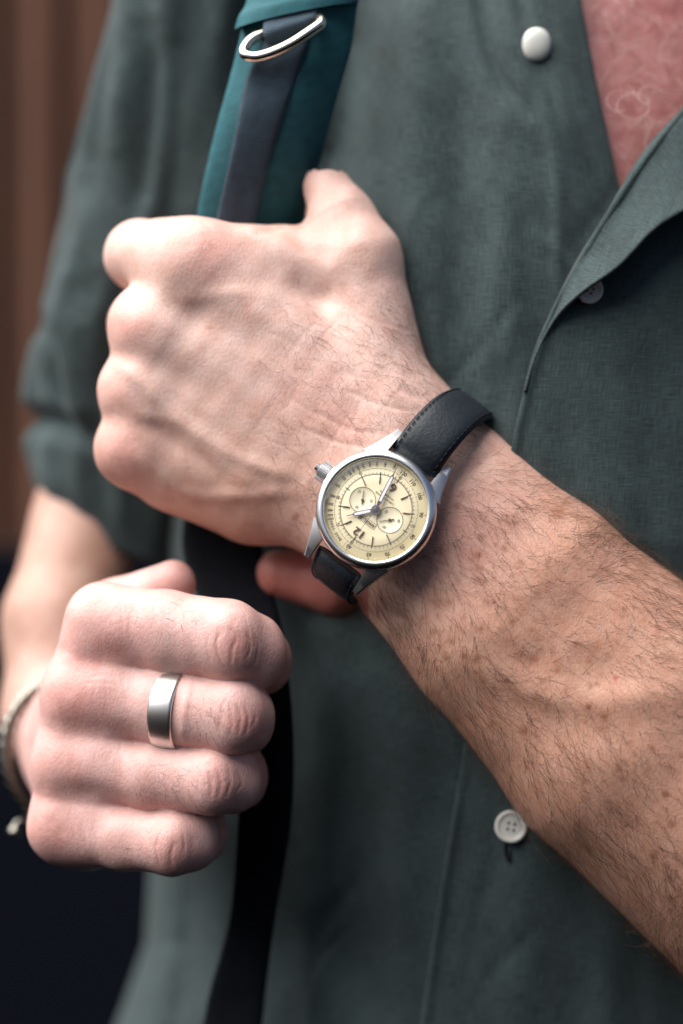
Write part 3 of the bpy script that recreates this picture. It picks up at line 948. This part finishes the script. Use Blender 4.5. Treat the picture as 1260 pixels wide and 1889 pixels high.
def band(name, path, left, right, thick, mat, parent, bulge=0.0, n=160, m=28, uvscale=6.0, dofs=0.0):
    """closed padded band: path rows of (py, d); left/right tables of px by row"""
    pth = catmull(path, n) + dofs
    L_ = catmull(left, n); R_ = catmull(right, n)
    V, UV = [], []
    arc = 0.0; prev = None
    for i in range(n):
        a = P(L_[i, 0], L_[i, 1], pth[i, 0]); b = P(R_[i, 0], R_[i, 1], pth[i, 1])
        c = (a + b) / 2
        if prev is not None: arc += np.linalg.norm(c - prev)
        prev = c
        across = b - a; w = np.linalg.norm(across); across = across / w
        nrm = np.cross(np.array([0, 0, -1.0]), across); nrm /= np.linalg.norm(nrm)
        if nrm[1] > 0: nrm = -nrm
        for k in range(2 * m):
            t = (k / (m - 1)) if k < m else ((2 * m - 1 - k) / (m - 1))
            prof = (1 - abs(2 * t - 1) ** 3.2) ** .6
            h = prof * (thick / 2 + bulge * math.sin(math.pi * t)) + 1.2
            h = h if k < m else -thick / 2 * prof - 1.2
            V.append(a + across * w * t + nrm * h)
            UV.append((t * w / uvscale, arc / uvscale))
    return make(name, np.array(V), np.array(grid_faces(n, 2 * m, close_c=True)), mat, parent, uvv=np.array(UV))

strap_left = [(472, -90), (458, 0), (430, 120), (400, 230), (376, 330), (362, 410), (352, 500), (350, 640), (352, 740), (355, 840), (358, 900)]
strap_right = [(690, -90), (662, 0), (648, 90), (622, 180), (590, 300), (562, 400), (545, 500), (535, 640), (525, 740), (510, 840), (500, 900)]
strap_d = [(240, 240), (232, 232), (232, 236), (240, 246), (270, 282), (318, 336), (385, 405), (430, 430), (430, 430), (420, 420), (410, 405)]
band('padded_strap', strap_d, strap_left, strap_right, 46, M['teal'], pack, bulge=24)
# raised right-hand roll of padding beside the webbing is the strap itself; webbing lies along its middle
web_left = [(488, 62), (472, 105), (452, 150), (438, 220), (420, 310), (398, 410), (388, 470)]
web_right = [(575, 40), (565, 85), (548, 140), (526, 200), (498, 290), (470, 410), (458, 470)]
web_d = [(246, 248), (236, 240), (246, 250), (246, 252), (266, 276), (304, 322), (330, 345)]
band('webbing', web_d, web_left, web_right, 9, M['webbing'], pack, n=110, m=14, dofs=-60)
# folded cover at the top with its dark seam
cov_left = [(472, -95), (455, 0), (440, 30), (433, 54)]
cov_right = [(694, -95), (668, -20), (664, -10), (660, 6)]
band('strap_cover', [(285, 285), (272, 276), (264, 270), (262, 268)], cov_left, cov_right, 66, M['teal_plain'], pack, bulge=12, n=40, dofs=-52)
# webbing loop that carries the ring
loop_l = [(492, 22), (486, 45), (486, 66), (500, 92)]
loop_r = [(598, -8), (586, 20), (582, 34), (578, 62)]
band('webbing_loop', [(250, 252), (226, 230), (214, 220), (236, 240)], loop_l, loop_r, 9, M['webbing'], pack, n=40, m=14, dofs=-52)
ring_pts = [(592, 44, 205), (572, 58, 200), (540, 79, 198), (505, 96, 198), (474, 105, 200), (454, 102, 204), (450, 92, 212), (462, 75, 224), (482, 64, 234), (505, 60, 244), (545, 50, 246), (580, 36, 234), (592, 36, 218)]
ring_pts = [(x, y, d - 52) for x, y, d in ring_pts]
pp = catmull([P(*q) for q in ring_pts] + [P(*ring_pts[0])], 90)[:-1]
V, F = tube(pp, 10.2, 14, closed=True)
make('d_ring', V, F, M['brass'], pack)['label'] = 'silver metal ring'
# black adjusting web below the hand; its wide top paints the strap end's shade
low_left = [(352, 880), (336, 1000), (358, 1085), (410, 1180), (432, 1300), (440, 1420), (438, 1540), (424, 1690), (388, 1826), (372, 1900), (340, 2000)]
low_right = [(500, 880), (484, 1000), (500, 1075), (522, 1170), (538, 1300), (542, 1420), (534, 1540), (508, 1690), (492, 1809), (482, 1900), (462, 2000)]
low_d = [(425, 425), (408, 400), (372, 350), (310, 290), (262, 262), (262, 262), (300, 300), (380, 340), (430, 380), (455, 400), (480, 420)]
band('lower_webbing_and_strap_shade', low_d, low_left, low_right, 10, M['black_webbing'], pack, n=140, m=12)

# ------------------------------------------------------------------ wristwatch
nrm = np.array([-0.13, -1.0, 0.13]); nrm /= np.linalg.norm(nrm)
y12 = np.array([-0.595, 0, -0.804]); y12 -= nrm * (y12 @ nrm); y12 /= np.linalg.norm(y12)
x3 = np.cross(y12, nrm)
TW = np.eye(4)
TW[:3, 0], TW[:3, 1], TW[:3, 2] = x3, y12, nrm
TW[:3, 3] = P(694, 941, 2)
watch = empty('wristwatch', TW[:3, 3])
tag(watch, 'steel wristwatch with a cream two-register dial on a black leather strap', 'wristwatch')

case = make('case', *lathe([(60, -46), (88, -44), (103, -36), (108.5, -26), (110, -14), (109.5, -4), (106, 0), (100, 0), (98, -8)], 128), M['brushed'], watch, T=TW)
bz = lathe([(110.5, -9), (112.0, -5), (112.8, 0), (112, 6), (108.5, 11), (104, 14), (100, 15), (97.4, 14.2), (96.2, 12.4), (96.0, 10.5)], 160)
make('bezel', *bz, M['steel'], watch, T=TW)
make('dial_flange', *lathe([(96.2, 11), (95.4, 6), (94.6, .3)], 128), M['flange'], watch, T=TW)
case_lugs = []
for sx in (-1, 1):
    for sy in (-1, 1):
        secs = []
        for t in np.linspace(0, 1, 14):
            y = 78 + t * 68
            zc = -10 - 19 * t ** 1.9
            xi = 50 + 1.5 * t                       # inner flank
            xo = 88 - 25 * t ** .75               # outer flank
            h = 22 - 9 * t
            tw = 5 * (1 - t)
            secs.append([(xi, y, zc + h * .5), (xo - 3, y, zc + h * .5 - tw * .3), (xo, y, zc + h * .5 - 3), (xo, y, zc - h * .5), (xi, y, zc - h * .5)])
        secs = np.array(secs)
        V = secs.reshape(-1, 3) * [sx, sy, 1]
        F = grid_faces(14, 5, close_c=True) + [[0, 1, 2, 3, 4], [65 + k for k in (4, 3, 2, 1, 0)]]
        if sx * sy > 0: F = [q[::-1] for q in F]
        make('lug', V, F, M['brushed'], case, T=TW, sharp=35)
# crown with the pusher in its middle
cr = MB()
nt_ = 26
prof = []
for k in range(nt_ * 4):
    a = 2 * math.pi * k / (nt_ * 4)
    r = 19.5 if (k % 4) < 2 else 17.0
    prof.append((math.cos(a) * r, math.sin(a) * r))
def axial(pts2, x0, x1):
    V, F = prism(pts2, x0, x1)
    V = np.array(V)
    return V[:, [2, 0, 1]], F
V, F = axial(prof, 115, 133); V[:, 2] -= 16
cr.add(V, F)
ring = [(math.cos(a) * 15, math.sin(a) * 15) for a in np.linspace(0, 6.283, 32, endpoint=False)]
V, F = axial(ring, 106, 135); V[:, 2] -= 16
cr.add(V, F)
crown = cr.build('crown', M['crown'], watch, T=TW, smooth=False)
ring = [(math.cos(a) * 9.5, math.sin(a) * 9.5) for a in np.linspace(0, 6.283, 32, endpoint=False)]
V, F = axial(ring, 134, 142); V[:, 2] -= 16
make('pusher', V, F, M['steel'], crown, T=TW, smooth=False)

dial = make('dial', *lathe([(0.01, 0), (50, 0), (96, 0), (96, -3)], 128), M['dial'], watch, T=TW)
crystal = make('crystal', *lathe([(0.01, 17.5), (30, 17.2), (60, 16.0), (80, 14.4), (94, 12.4), (96, 10)], 96), M['crystal'], watch, T=TW)

# printed scales
def arc_ring(r0, r1, z, n=180, cx=0, cy=0):
    a = np.linspace(0, 2 * np.pi, n, endpoint=False)
    V = np.vstack([np.stack([cx + r0 * np.sin(a), cy + r0 * np.cos(a), np.full(n, z)], 1), np.stack([cx + r1 * np.sin(a), cy + r1 * np.cos(a), np.full(n, z)], 1)])
    return V, [[i, (i + 1) % n, n + (i + 1) % n, n + i] for i in range(n)]

def tick(ang, r0, r1, w, z, cx=0, cy=0):
    a = math.radians(ang)
    u = np.array([math.sin(a), math.cos(a)]); v = np.array([u[1], -u[0]]) * w / 2
    pts = [u * r0 - v, u * r0 + v, u * r1 + v, u * r1 - v]
    return [(cx + p_[0], cy + p_[1], z) for p_ in pts], [[3, 2, 1, 0]]

def text_mesh(txt, size, bold=0.0):
    cu = bpy.data.curves.new('t', 'FONT')
    cu.body = txt; cu.size = size; cu.align_x = 'CENTER'; cu.align_y = 'CENTER'; cu.resolution_u = 3
    cu.offset = bold
    ob = bpy.data.objects.new('t', cu)
    COL.objects.link(ob)
    bpy.context.view_layer.update()
    me = bpy.data.meshes.new_from_object(ob.evaluated_get(bpy.context.evaluated_depsgraph_get()))
    V = np.array([v.co[:] for v in me.vertices]).reshape(-1, 3); F = [list(p_.vertices) for p_ in me.polygons]
    bpy.data.objects.remove(ob); bpy.data.curves.remove(cu); bpy.data.meshes.remove(me)
    return V, F

def put_text(mb, txt, size, x, y, rot, z, bold=0.0, sx=1.0):
    V, F = text_mesh(txt, size, bold)
    c, s = math.cos(rot), math.sin(rot)
    V = np.stack([x + V[:, 0] * sx * c - V[:, 1] * s, y + V[:, 0] * sx * s + V[:, 1] * c, np.full(len(V), z)], 1)
    mb.add(V, F)

ZP = 0.35
sc1 = MB()
sc1.add(*arc_ring(66.2, 67.0, ZP))
for k in range(300):
    sc1.add(*tick(k * 1.2, 67, 71.5 if k % 5 == 0 else 69.3, .75 if k % 5 == 0 else .35, ZP))
for k in range(12):
    sc1.add(*tick(k * 30, 62, 71.5, 1.7, ZP))
sc1.build('minute_track', M['print'], dial, T=TW, smooth=False)
sc2 = MB()
sc2.add(*arc_ring(77.6, 78.1, ZP))
for k in range(60):
    sc2.add(*tick(k * 6, 75.5, 78, .4, ZP))
# stepped end of the spiral scale
sc2.add(*tick(6, 78, 90, .5, ZP))
sc2.build('scale_ring', M['print_soft'], dial, T=TW, smooth=False)
sc3 = MB()
for v in [60, 65, 70, 75, 80, 90, 100, 110, 120]:
    ang = 21600.0 / v
    sc3.add(*tick(ang, 89, 93, 1.1, ZP))
    a = math.radians(ang)
    put_text(sc3, str(v), 9.6, 84 * math.sin(a), 84 * math.cos(a), -a, ZP, .28)
for v in [130, 140, 150, 160, 170, 180, 190, 200, 220, 250, 300, 350, 400, 450, 500]:
    ang = 21600.0 / v
    a = math.radians(ang)
    sc3.add(*tick(ang, 90.5, 93, .7, ZP))
    put_text(sc3, str(v), 6.4, 85.0 * math.sin(a), 85.5 * math.cos(a), -a + math.pi / 2, ZP, .16)
for i, ch in enumerate('BASE 1000'):
    a = math.radians(14 + i * 2.75 * 1.15)
    put_text(sc3, ch, 7.4, 85.5 * math.sin(a), 85.5 * math.cos(a), -a, ZP, .08)
for v in [30, 35, 40, 45, 50, 55]:
    ang = 6 * (3600.0 / v - 60); a = math.radians(ang)
    put_text(sc3, str(v), 7.0, 74.3 * math.sin(a), 74.0 * math.cos(a), -a, ZP + .1, .08)
    sc3.add(*tick(ang, 78.2, 79.8, 1.4, ZP + .1))
for k in range(240):
    sc3.add(*tick(k * 1.5, 91.6, 93, .25, ZP))
sc3.build('scale_numerals', M['print'], dial, T=TW, smooth=False)
# applied hour markers and numerals
for h in range(12):
    if h in (0, 3, 6, 9): continue
    a = math.radians(h * 30)
    V, F = box(56.5 * math.sin(a), 56.5 * math.cos(a), 1.2, 1.7, 13.5, 2.0, -a)
    make('hour_marker', V, F, M['marker'], dial, T=TW, smooth=False)
for txt, y in (('12', 52), ('6', -52)):
    mb = MB(); put_text(mb, txt, 21 if txt == '12' else 22, 0, y, 0, 1.6, .25, sx=1.12)
    o = mb.build('numeral', M['marker'], dial, T=TW, smooth=False)
    sm = o.modifiers.new('depth', 'SOLIDIFY'); sm.thickness = 1.4 * S; sm.offset = 0
mb = MB()
put_text(mb, 'ANGELUS', 8.8, 0, 27, 0, ZP, .3, sx=.86)
for x0, y0, w, h in ((0, 32.2, 36, .7), (0, 21.8, 36, .7), (-18, 27, .7, 10.6), (18, 27, .7, 10.6)):
    V, F = box(x0, y0, ZP, w, h, .3); mb.add(V, F)
mb.build('maker_name', M['print'], dial, T=TW, smooth=False)
mb = MB()
put_text(mb, 'CHRONOGRAPHE', 5.2, 0, -27, 0, ZP, .03)
put_text(mb, 'TACHYMETRE', 5.2, 0, -33.5, 0, ZP, .03)
mb.build('dial_lettering', M['print'], dial, T=TW, smooth=False)
for sx, nums, hand_ang in ((1, ('10', '20', '30'), 150), (-1, ('20', '40', '60'), 47)):
    cx, cy, R = sx * 31.5, 0, 24.0
    V, F = lathe([(0.01, .25), (R - .6, .25), (R, .6)], 64)
    V[:, 0] += cx
    sd = make('subdial', V, F, M['subdial'], dial, T=TW)
    mb = MB()
    mb.add(*arc_ring(R - .2, R + .7, .75, 96, cx, cy))
    for k in range(30):
        mb.add(*tick(k * 12, R - (3.4 if k % 5 == 0 else 2.0), R, .45, .62, cx, cy))
    for i, tx in enumerate(nums):
        a = math.radians(120 * (i + 1))
        put_text(mb, tx, 7.2, cx + 16.5 * math.sin(a), cy + 16.5 * math.cos(a), -a if i == 2 else -a, .62, .04)
    mb.build('subdial_scale', M['print'], dial, T=TW, smooth=False)
    a = math.radians(hand_ang)
    u = np.array([math.sin(a), math.cos(a)]); v = np.array([u[1], -u[0]])
    c0 = np.array([cx, cy])
    poly = [c0 - u * 8 - v * 1.3, c0 - u * 8 + v * 1.3, c0 + u * 3 + v * .7, c0 + u * 19 + v * .45, c0 + u * 19 - v * .45, c0 + u * 3 - v * .7]
    mb = MB(); mb.add(*prism([tuple(q) for q in poly], 2.0, 2.7))
    V, F = lathe([(.01, 3.4), (2.6, 3.4), (2.6, .7)], 20); V[:, 0] += cx
    mb.add(V, F)
    mb.build('subdial_hand', M['marker'], watch, T=TW, smooth=False)

def baton(ang, L_, w, z, tail, name):
    a = math.radians(ang)
    u = np.array([math.sin(a), math.cos(a)]); v = np.array([u[1], -u[0]])
    def pt(s, t): q = u * s + v * t; return (q[0], q[1])
    k = MB()
    k.add(*prism([pt(4, -1.6), pt(L_ * .16, -w * .55), pt(L_ * .55, -w * .6), pt(L_ * .72, -w * .5), pt(L_ * .80, -.9), pt(L_, -.5), pt(L_, .5), pt(L_ * .80, .9), pt(L_ * .72, w * .5), pt(L_ * .55, w * .6), pt(L_ * .16, w * .55), pt(4, 1.6)][::-1], z, z + 1.2))
    V, F = lathe([(.01, z + 1.4), (6.5, z + 1.4), (6.5, z)], 30)
    k.add(V, F)
    o = k.build(name, M['handmetal'], watch, T=TW, smooth=False)
    inner = prism([pt(L_ * .19, -w * .32), pt(L_ * .55, -w * .38), pt(L_ * .71, -w * .30), pt(L_ * .75, 0), pt(L_ * .71, w * .30), pt(L_ * .55, w * .38), pt(L_ * .19, w * .32)][::-1], z + 1.0, z + 1.7)
    make('lume_fill', *inner, M['lume'], o, T=TW, smooth=False)
def dial_ang(sx_, sy_):
    """clock angle of a direction given in picture axes (x right, y down)"""
    w = np.array([sx_, 0, -sy_], float)
    return math.degrees(math.atan2(w @ x3, w @ y12))
baton(dial_ang(-178, 34), 56, 7.2, 4.0, 0, 'hour_hand')
baton(dial_ang(137, -278), 92, 6.8, 6.4, 0, 'minute_hand')
mb = MB()
mb.add(*prism([(-1.0, -28), (1.0, -28), (.45, 0), (.3, 90), (-.3, 90), (-.45, 0)], 8.6, 9.2))
V, F = lathe([(.01, 12), (3.0, 12), (3.6, 11), (3.6, 9.6), (8.0, 9.4), (8.6, 8.6), (8.6, 7.6)], 36)
mb.add(V, F)
mb.build('chronograph_hand', M['handmetal'], watch, T=TW, sharp=30)

# leather strap, two lengths round the wrist
def strap_len(name, yz, w0, w1, th0, th1):
    p2 = catmull(yz, 60)
    t = np.gradient(p2, axis=0); t /= np.linalg.norm(t, axis=1)[:, None]
    nn = np.stack([-t[:, 1], t[:, 0]], 1)
    cen = np.array([-55., -185.])
    sgn = np.sign(((p2 - cen) * nn).sum(1)); nn *= sgn[:, None]
    V = []
    m = 12
    for i in range(60):
        s = i / 59; w = w0 + (w1 - w0) * min(1, s * 1.6); th = th0 + (th1 - th0) * min(1, s * 3)
        for k in range(2 * m):
            q = k if k < m else 2 * m - 1 - k
            u = q / (m - 1) * 2 - 1
            h = (1 - abs(u) ** 4) ** .5
            z = th * h * .5 * (1.25 - .25 * u * u) if k < m else -th * .45 * h - 1
            V.append((u * w / 2, p2[i, 0] + nn[i, 0] * z, p2[i, 1] + nn[i, 1] * z))
    F = grid_faces(60, 2 * m, close_c=True) + [list(range(2 * m)), [59 * 2 * m + k for k in range(2 * m)][::-1]]
    o = make(name, V, F, M['leather'], watch, T=TW)
    mb = MB()
    acc = np.r_[0, np.cumsum(np.linalg.norm(np.diff(p2, axis=0), axis=1))]
    for side in (-1, 1):
        s = 8.0
        while s < acc[-1] - 12:
            pts = []
            for q in (s, s + 4, s + 8):
                y, z = np.interp(q, acc, p2[:, 0]), np.interp(q, acc, p2[:, 1])
                n0, n1 = np.interp(q, acc, nn[:, 0]), np.interp(q, acc, nn[:, 1])
                fr = min(1, q / acc[-1] * 1.6); w = w0 + (w1 - w0) * fr
                th = th0 + (th1 - th0) * min(1, q / acc[-1] * 3)
                off = th * .40 + (1.6 if q == s + 4 else .2)
                pts.append((side * (w / 2 - 8), y + n0 * off, z + n1 * off))
            V, F = tube(np.array(pts), 1.25, 6); mb.add(V, F)
            s += 12.0
    mb.build('stitching', M['thread'], o, T=TW)
    return o
strap_len('strap', [(-114, -24), (-142, -8), (-184, -12), (-230, -44), (-264, -104), (-280, -180), (-264, -250), (-212, -308), (-135, -338), (-55, -345)], 101, 92, 24, 15)
strap_len('strap', [(114, -26), (132, -34), (150, -70), (158, -130), (156, -190), (138, -250), (95, -300), (20, -330), (-55, -340)], 101, 92, 24, 15)

# ------------------------------------------------------------------ finger ring
ax = np.array(P(440, 1322, 72)) - np.array(P(147, 1281, 176)); ax /= np.linalg.norm(ax)
upv = np.array([0, 0, 1.0]); upv -= ax * (upv @ ax); upv /= np.linalg.norm(upv)
fw = np.cross(ax, upv)
T = np.eye(4); T[:3, 0], T[:3, 1], T[:3, 2], T[:3, 3] = upv, fw, ax, P(322, 1308, 117)
rr = 74.0
V, F = lathe([(rr - 4, -22), (rr + 1, -24.5), (rr + 5, -23), (rr + 6, -18), (rr + 7, 0), (rr + 6, 18), (rr + 5, 23), (rr + 1, 24.5), (rr - 4, 22), (rr - 6, 0), (rr - 4, -22)], 128)
fr_ = make('finger_ring', V, F, M['ringsteel'], None, T=T)
tag(fr_, 'wide plain grey metal ring on the middle finger of the lower fist', 'ring')

# ------------------------------------------------------------------ bracelet
brac = empty('bracelet', P(115, 1385, 600))
tag(brac, 'twisted silver bracelet with a bead end round the wrist behind the lower fist', 'bracelet')
cb = P(124, 1385, 545)
ths = np.linspace(math.radians(75), math.radians(262), 70)
pp = np.array([cb + np.array([math.cos(t) * 122, 30 * math.cos(t) - 25 * math.sin(t), math.sin(t) * 150]) for t in ths])
mb = MB()
for s in range(3):
    ofs = np.array([[math.cos(i * .55 + s * 2.094) * 6, math.sin(i * .55 + s * 2.094) * 6, 0] for i in range(70)])
    V, F = tube(pp + ofs, 8.5, 10); mb.add(V, F)
mb.build('band', M['silver'], brac)
V, F = sph(13, 13, 13)
make('bead', V + P(27, 1534, 530), F, M['silver'], brac)
V, F = tube(catmull([pp[-1], P(36, 1515, 540), P(27, 1534, 530)], 12), 4.5, 8)
make('connector', V, F, M['silver'], brac)

# ------------------------------------------------------------------ hair
def strands(name, pts, nrms, dirs, lens, rad, mat, lift=.45, curl=.5, seg=5, label=None):
    n = len(pts)
    r = np.random.default_rng(len(pts) + 5)
    t = dirs - nrms * (dirs * nrms).sum(1)[:, None]
    t /= np.linalg.norm(t, axis=1)[:, None] + 1e-9
    side = np.cross(t, nrms)
    cu = r.normal(0, curl, n)[:, None]; lf = (lift * r.uniform(.4, 1.5, n))[:, None]
    C = []
    for i in range(seg + 1):
        s = i / seg
        L_ = (lens * s)[:, None]
        ang = cu * s
        C.append(pts - nrms * 1.0 + t * L_ * np.cos(ang) + side * L_ * np.sin(ang) + nrms * L_ * lf * (1 - .55 * s))
    C = np.array(C)                                    # (seg+1, n, 3)
    rads = np.linspace(1, .3, seg + 1) * rad
    rj = r.uniform(.65, 1.3, n)
    V = np.zeros((n, seg + 1, 3, 3))
    for i in range(seg + 1):
        for k in range(3):
            a = 2.094 * k
            V[:, i, k] = C[i] + (side * math.cos(a) + nrms * math.sin(a)) * (rads[i] * rj)[:, None]
    base = np.array([[i * 3 + k, i * 3 + (k + 1) % 3, (i + 1) * 3 + (k + 1) % 3, (i + 1) * 3 + k] for i in range(seg) for k in range(3)])
    F = (base[None] + (np.arange(n) * (seg + 1) * 3)[:, None, None]).reshape(-1, 4)
    o = make(name, V.reshape(-1, 3), F, mat, person, smooth=True)
    tag(o, label, None, None, 'stuff')
    return o

def screen_dirs(dx, dy):
    return np.stack([dx, np.zeros_like(dx), -dy], 1)

def sample(V, N, w, n, seed):
    r = np.random.default_rng(seed)
    i = r.choice(len(V), n, replace=False, p=w / w.sum())
    return V[i] + r.normal(0, .8, (n, 3)) * 0, N[i], i

def sstep(x, a, b):
    t = np.clip((x - a) / (b - a), 0, 1)
    return t * t * (3 - 2 * t)

# forearm axis coordinates
ua = (xa - 730) * .70 + (ya - 898) * .714       # along the arm, towards the elbow
va = (xa - 730) * .714 - (ya - 898) * .70       # across, positive = thumb side
inarm = sstep(ua, 62, 110) * (xa < 1330) * (ya < 1880)
camside = np.clip((-NA[:, 1] + .45) / .5, 0, 1)
patch = .55 + .45 * np.sin(xa * .02 + 2 * np.sin(ya * .013)) * np.sin(ya * .024)
w = inarm * np.clip(-NA[:, 1] + .22, 0, 1) * (.3 + patch) * (.85 + .35 * sstep(np.abs(va), 70, 170))
pts, nr_, ii = sample(VA, NA, w, 3300, 1)
vv = va[ii]; uu = ua[ii]
r_ = np.random.default_rng(9)
swirl = 22 * np.sin(xa[ii] * .017 + 1.5 * np.sin(ya[ii] * .011)) + 14 * np.sin(ya[ii] * .031 + xa[ii] * .01)
ang = np.interp(vv, [-200, -60, 60, 200], [82, 50, 22, 2]) + swirl + r_.normal(0, 17, len(ii)) + (r_.random(len(ii)) < .12) * r_.normal(0, 60, len(ii))
ang = np.radians(ang)
ln = r_.uniform(40, 110, len(ii)) * np.where(np.abs(vv) > 90, 1.15, .9)
strands('arm_hair', pts, nr_, screen_dirs(np.cos(ang), np.sin(ang)), ln, .27, M['hair'], lift=.30, curl=.6, label='brown hair on the forearm')
# wrist and back of the hand: thinner
w = sstep(xa, 430, 720) * (1 - sstep(ua, 20, 60)) * camside * sstep(ya, 480, 640) * (1 - sstep(ya, 960, 1000))
pts, nr_, ii = sample(VA, NA, w, 1000, 2)
ang = np.radians(np.random.default_rng(3).normal(38, 24, len(ii)))
strands('wrist_hair', pts, nr_, screen_dirs(np.cos(ang), np.sin(ang)), np.random.default_rng(4).uniform(25, 66, len(ii)), .22, M['hair'], lift=.2, curl=.7, label='thin brown hair on the wrist')
# fingers
w = np.zeros(len(VB))
for x_, y_, rx, ry, k in [(312, 1135, 45, 26, .6), (385, 1322, 34, 40, 1), (310, 1442, 55, 30, 1.3), (235, 1590, 45, 18, .7)]:
    w += k * np.exp(-(((xb - x_) / rx) ** 2 + ((yb - y_) / ry) ** 2))
w *= facing(NB) * front
w[w < .02] = 0
pts, nr_, ii = sample(VB, NB, w, 260, 5)
ang = np.radians(np.random.default_rng(6).normal(48, 30, len(ii)))
strands('finger_hair', pts, nr_, screen_dirs(np.cos(ang), np.sin(ang)), np.random.default_rng(8).uniform(20, 42, len(ii)), .26, M['hair'], lift=.18, curl=.8, label='fine hair on the fingers of the lower fist')
# chest hair: pale and curly
r_ = np.random.default_rng(12)
mbp, mbd = MB(), MB()
for i in range(230):
    x0 = r_.uniform(1095, 1330); y0 = r_.uniform(-60, 360)
    if x0 < interp(y0, NECK) + 22: continue
    d0 = float(torso_d(np.array([x0]), np.array([y0]), 84)[0]) - 2
    R = r_.uniform(12, 46); a0 = r_.uniform(0, 6.28); turn = r_.normal(0, 1) * 1.3
    n = 14
    pth = []
    x, y, a = x0, y0, a0
    L_ = r_.uniform(25, 85)
    for k in range(n):
        pth.append(P(x, y, d0 - 20 * math.sin(math.pi * k / n) - k * .9 - 6))
        x += L_ / n * math.cos(a); y += L_ / n * math.sin(a); a += turn / n + r_.normal(0, .05)
    V, F = tube(np.array(pth), np.linspace(.55, .25, n), 4)
    (mbp if r_.random() < .5 else mbd).add(V, F)
for cx, cy, R in [(1143, 186, 24), (1200, 176, 22), (1168, 196, 30)]:
    d0 = float(torso_d(np.array([float(cx)]), np.array([float(cy)]), 84)[0]) - 70
    aa = np.linspace(r_.uniform(0, 3), r_.uniform(4.2, 7), 26)
    pth = np.array([P(cx + R * math.cos(t), cy + R * .8 * math.sin(t), d0 - 10 * math.sin(t)) for t in aa])
    V, F = tube(pth, np.linspace(.6, .35, 26), 4); mbp.add(V, F)
tag(mbp.build('chest_hair', M['pale_hair'], person), 'curly pale grey chest hair in the open neck', kind='stuff')
tag(mbd.build('dark_chest_hair', M['hair'], person), 'dark chest hair in the open neck', kind='stuff')
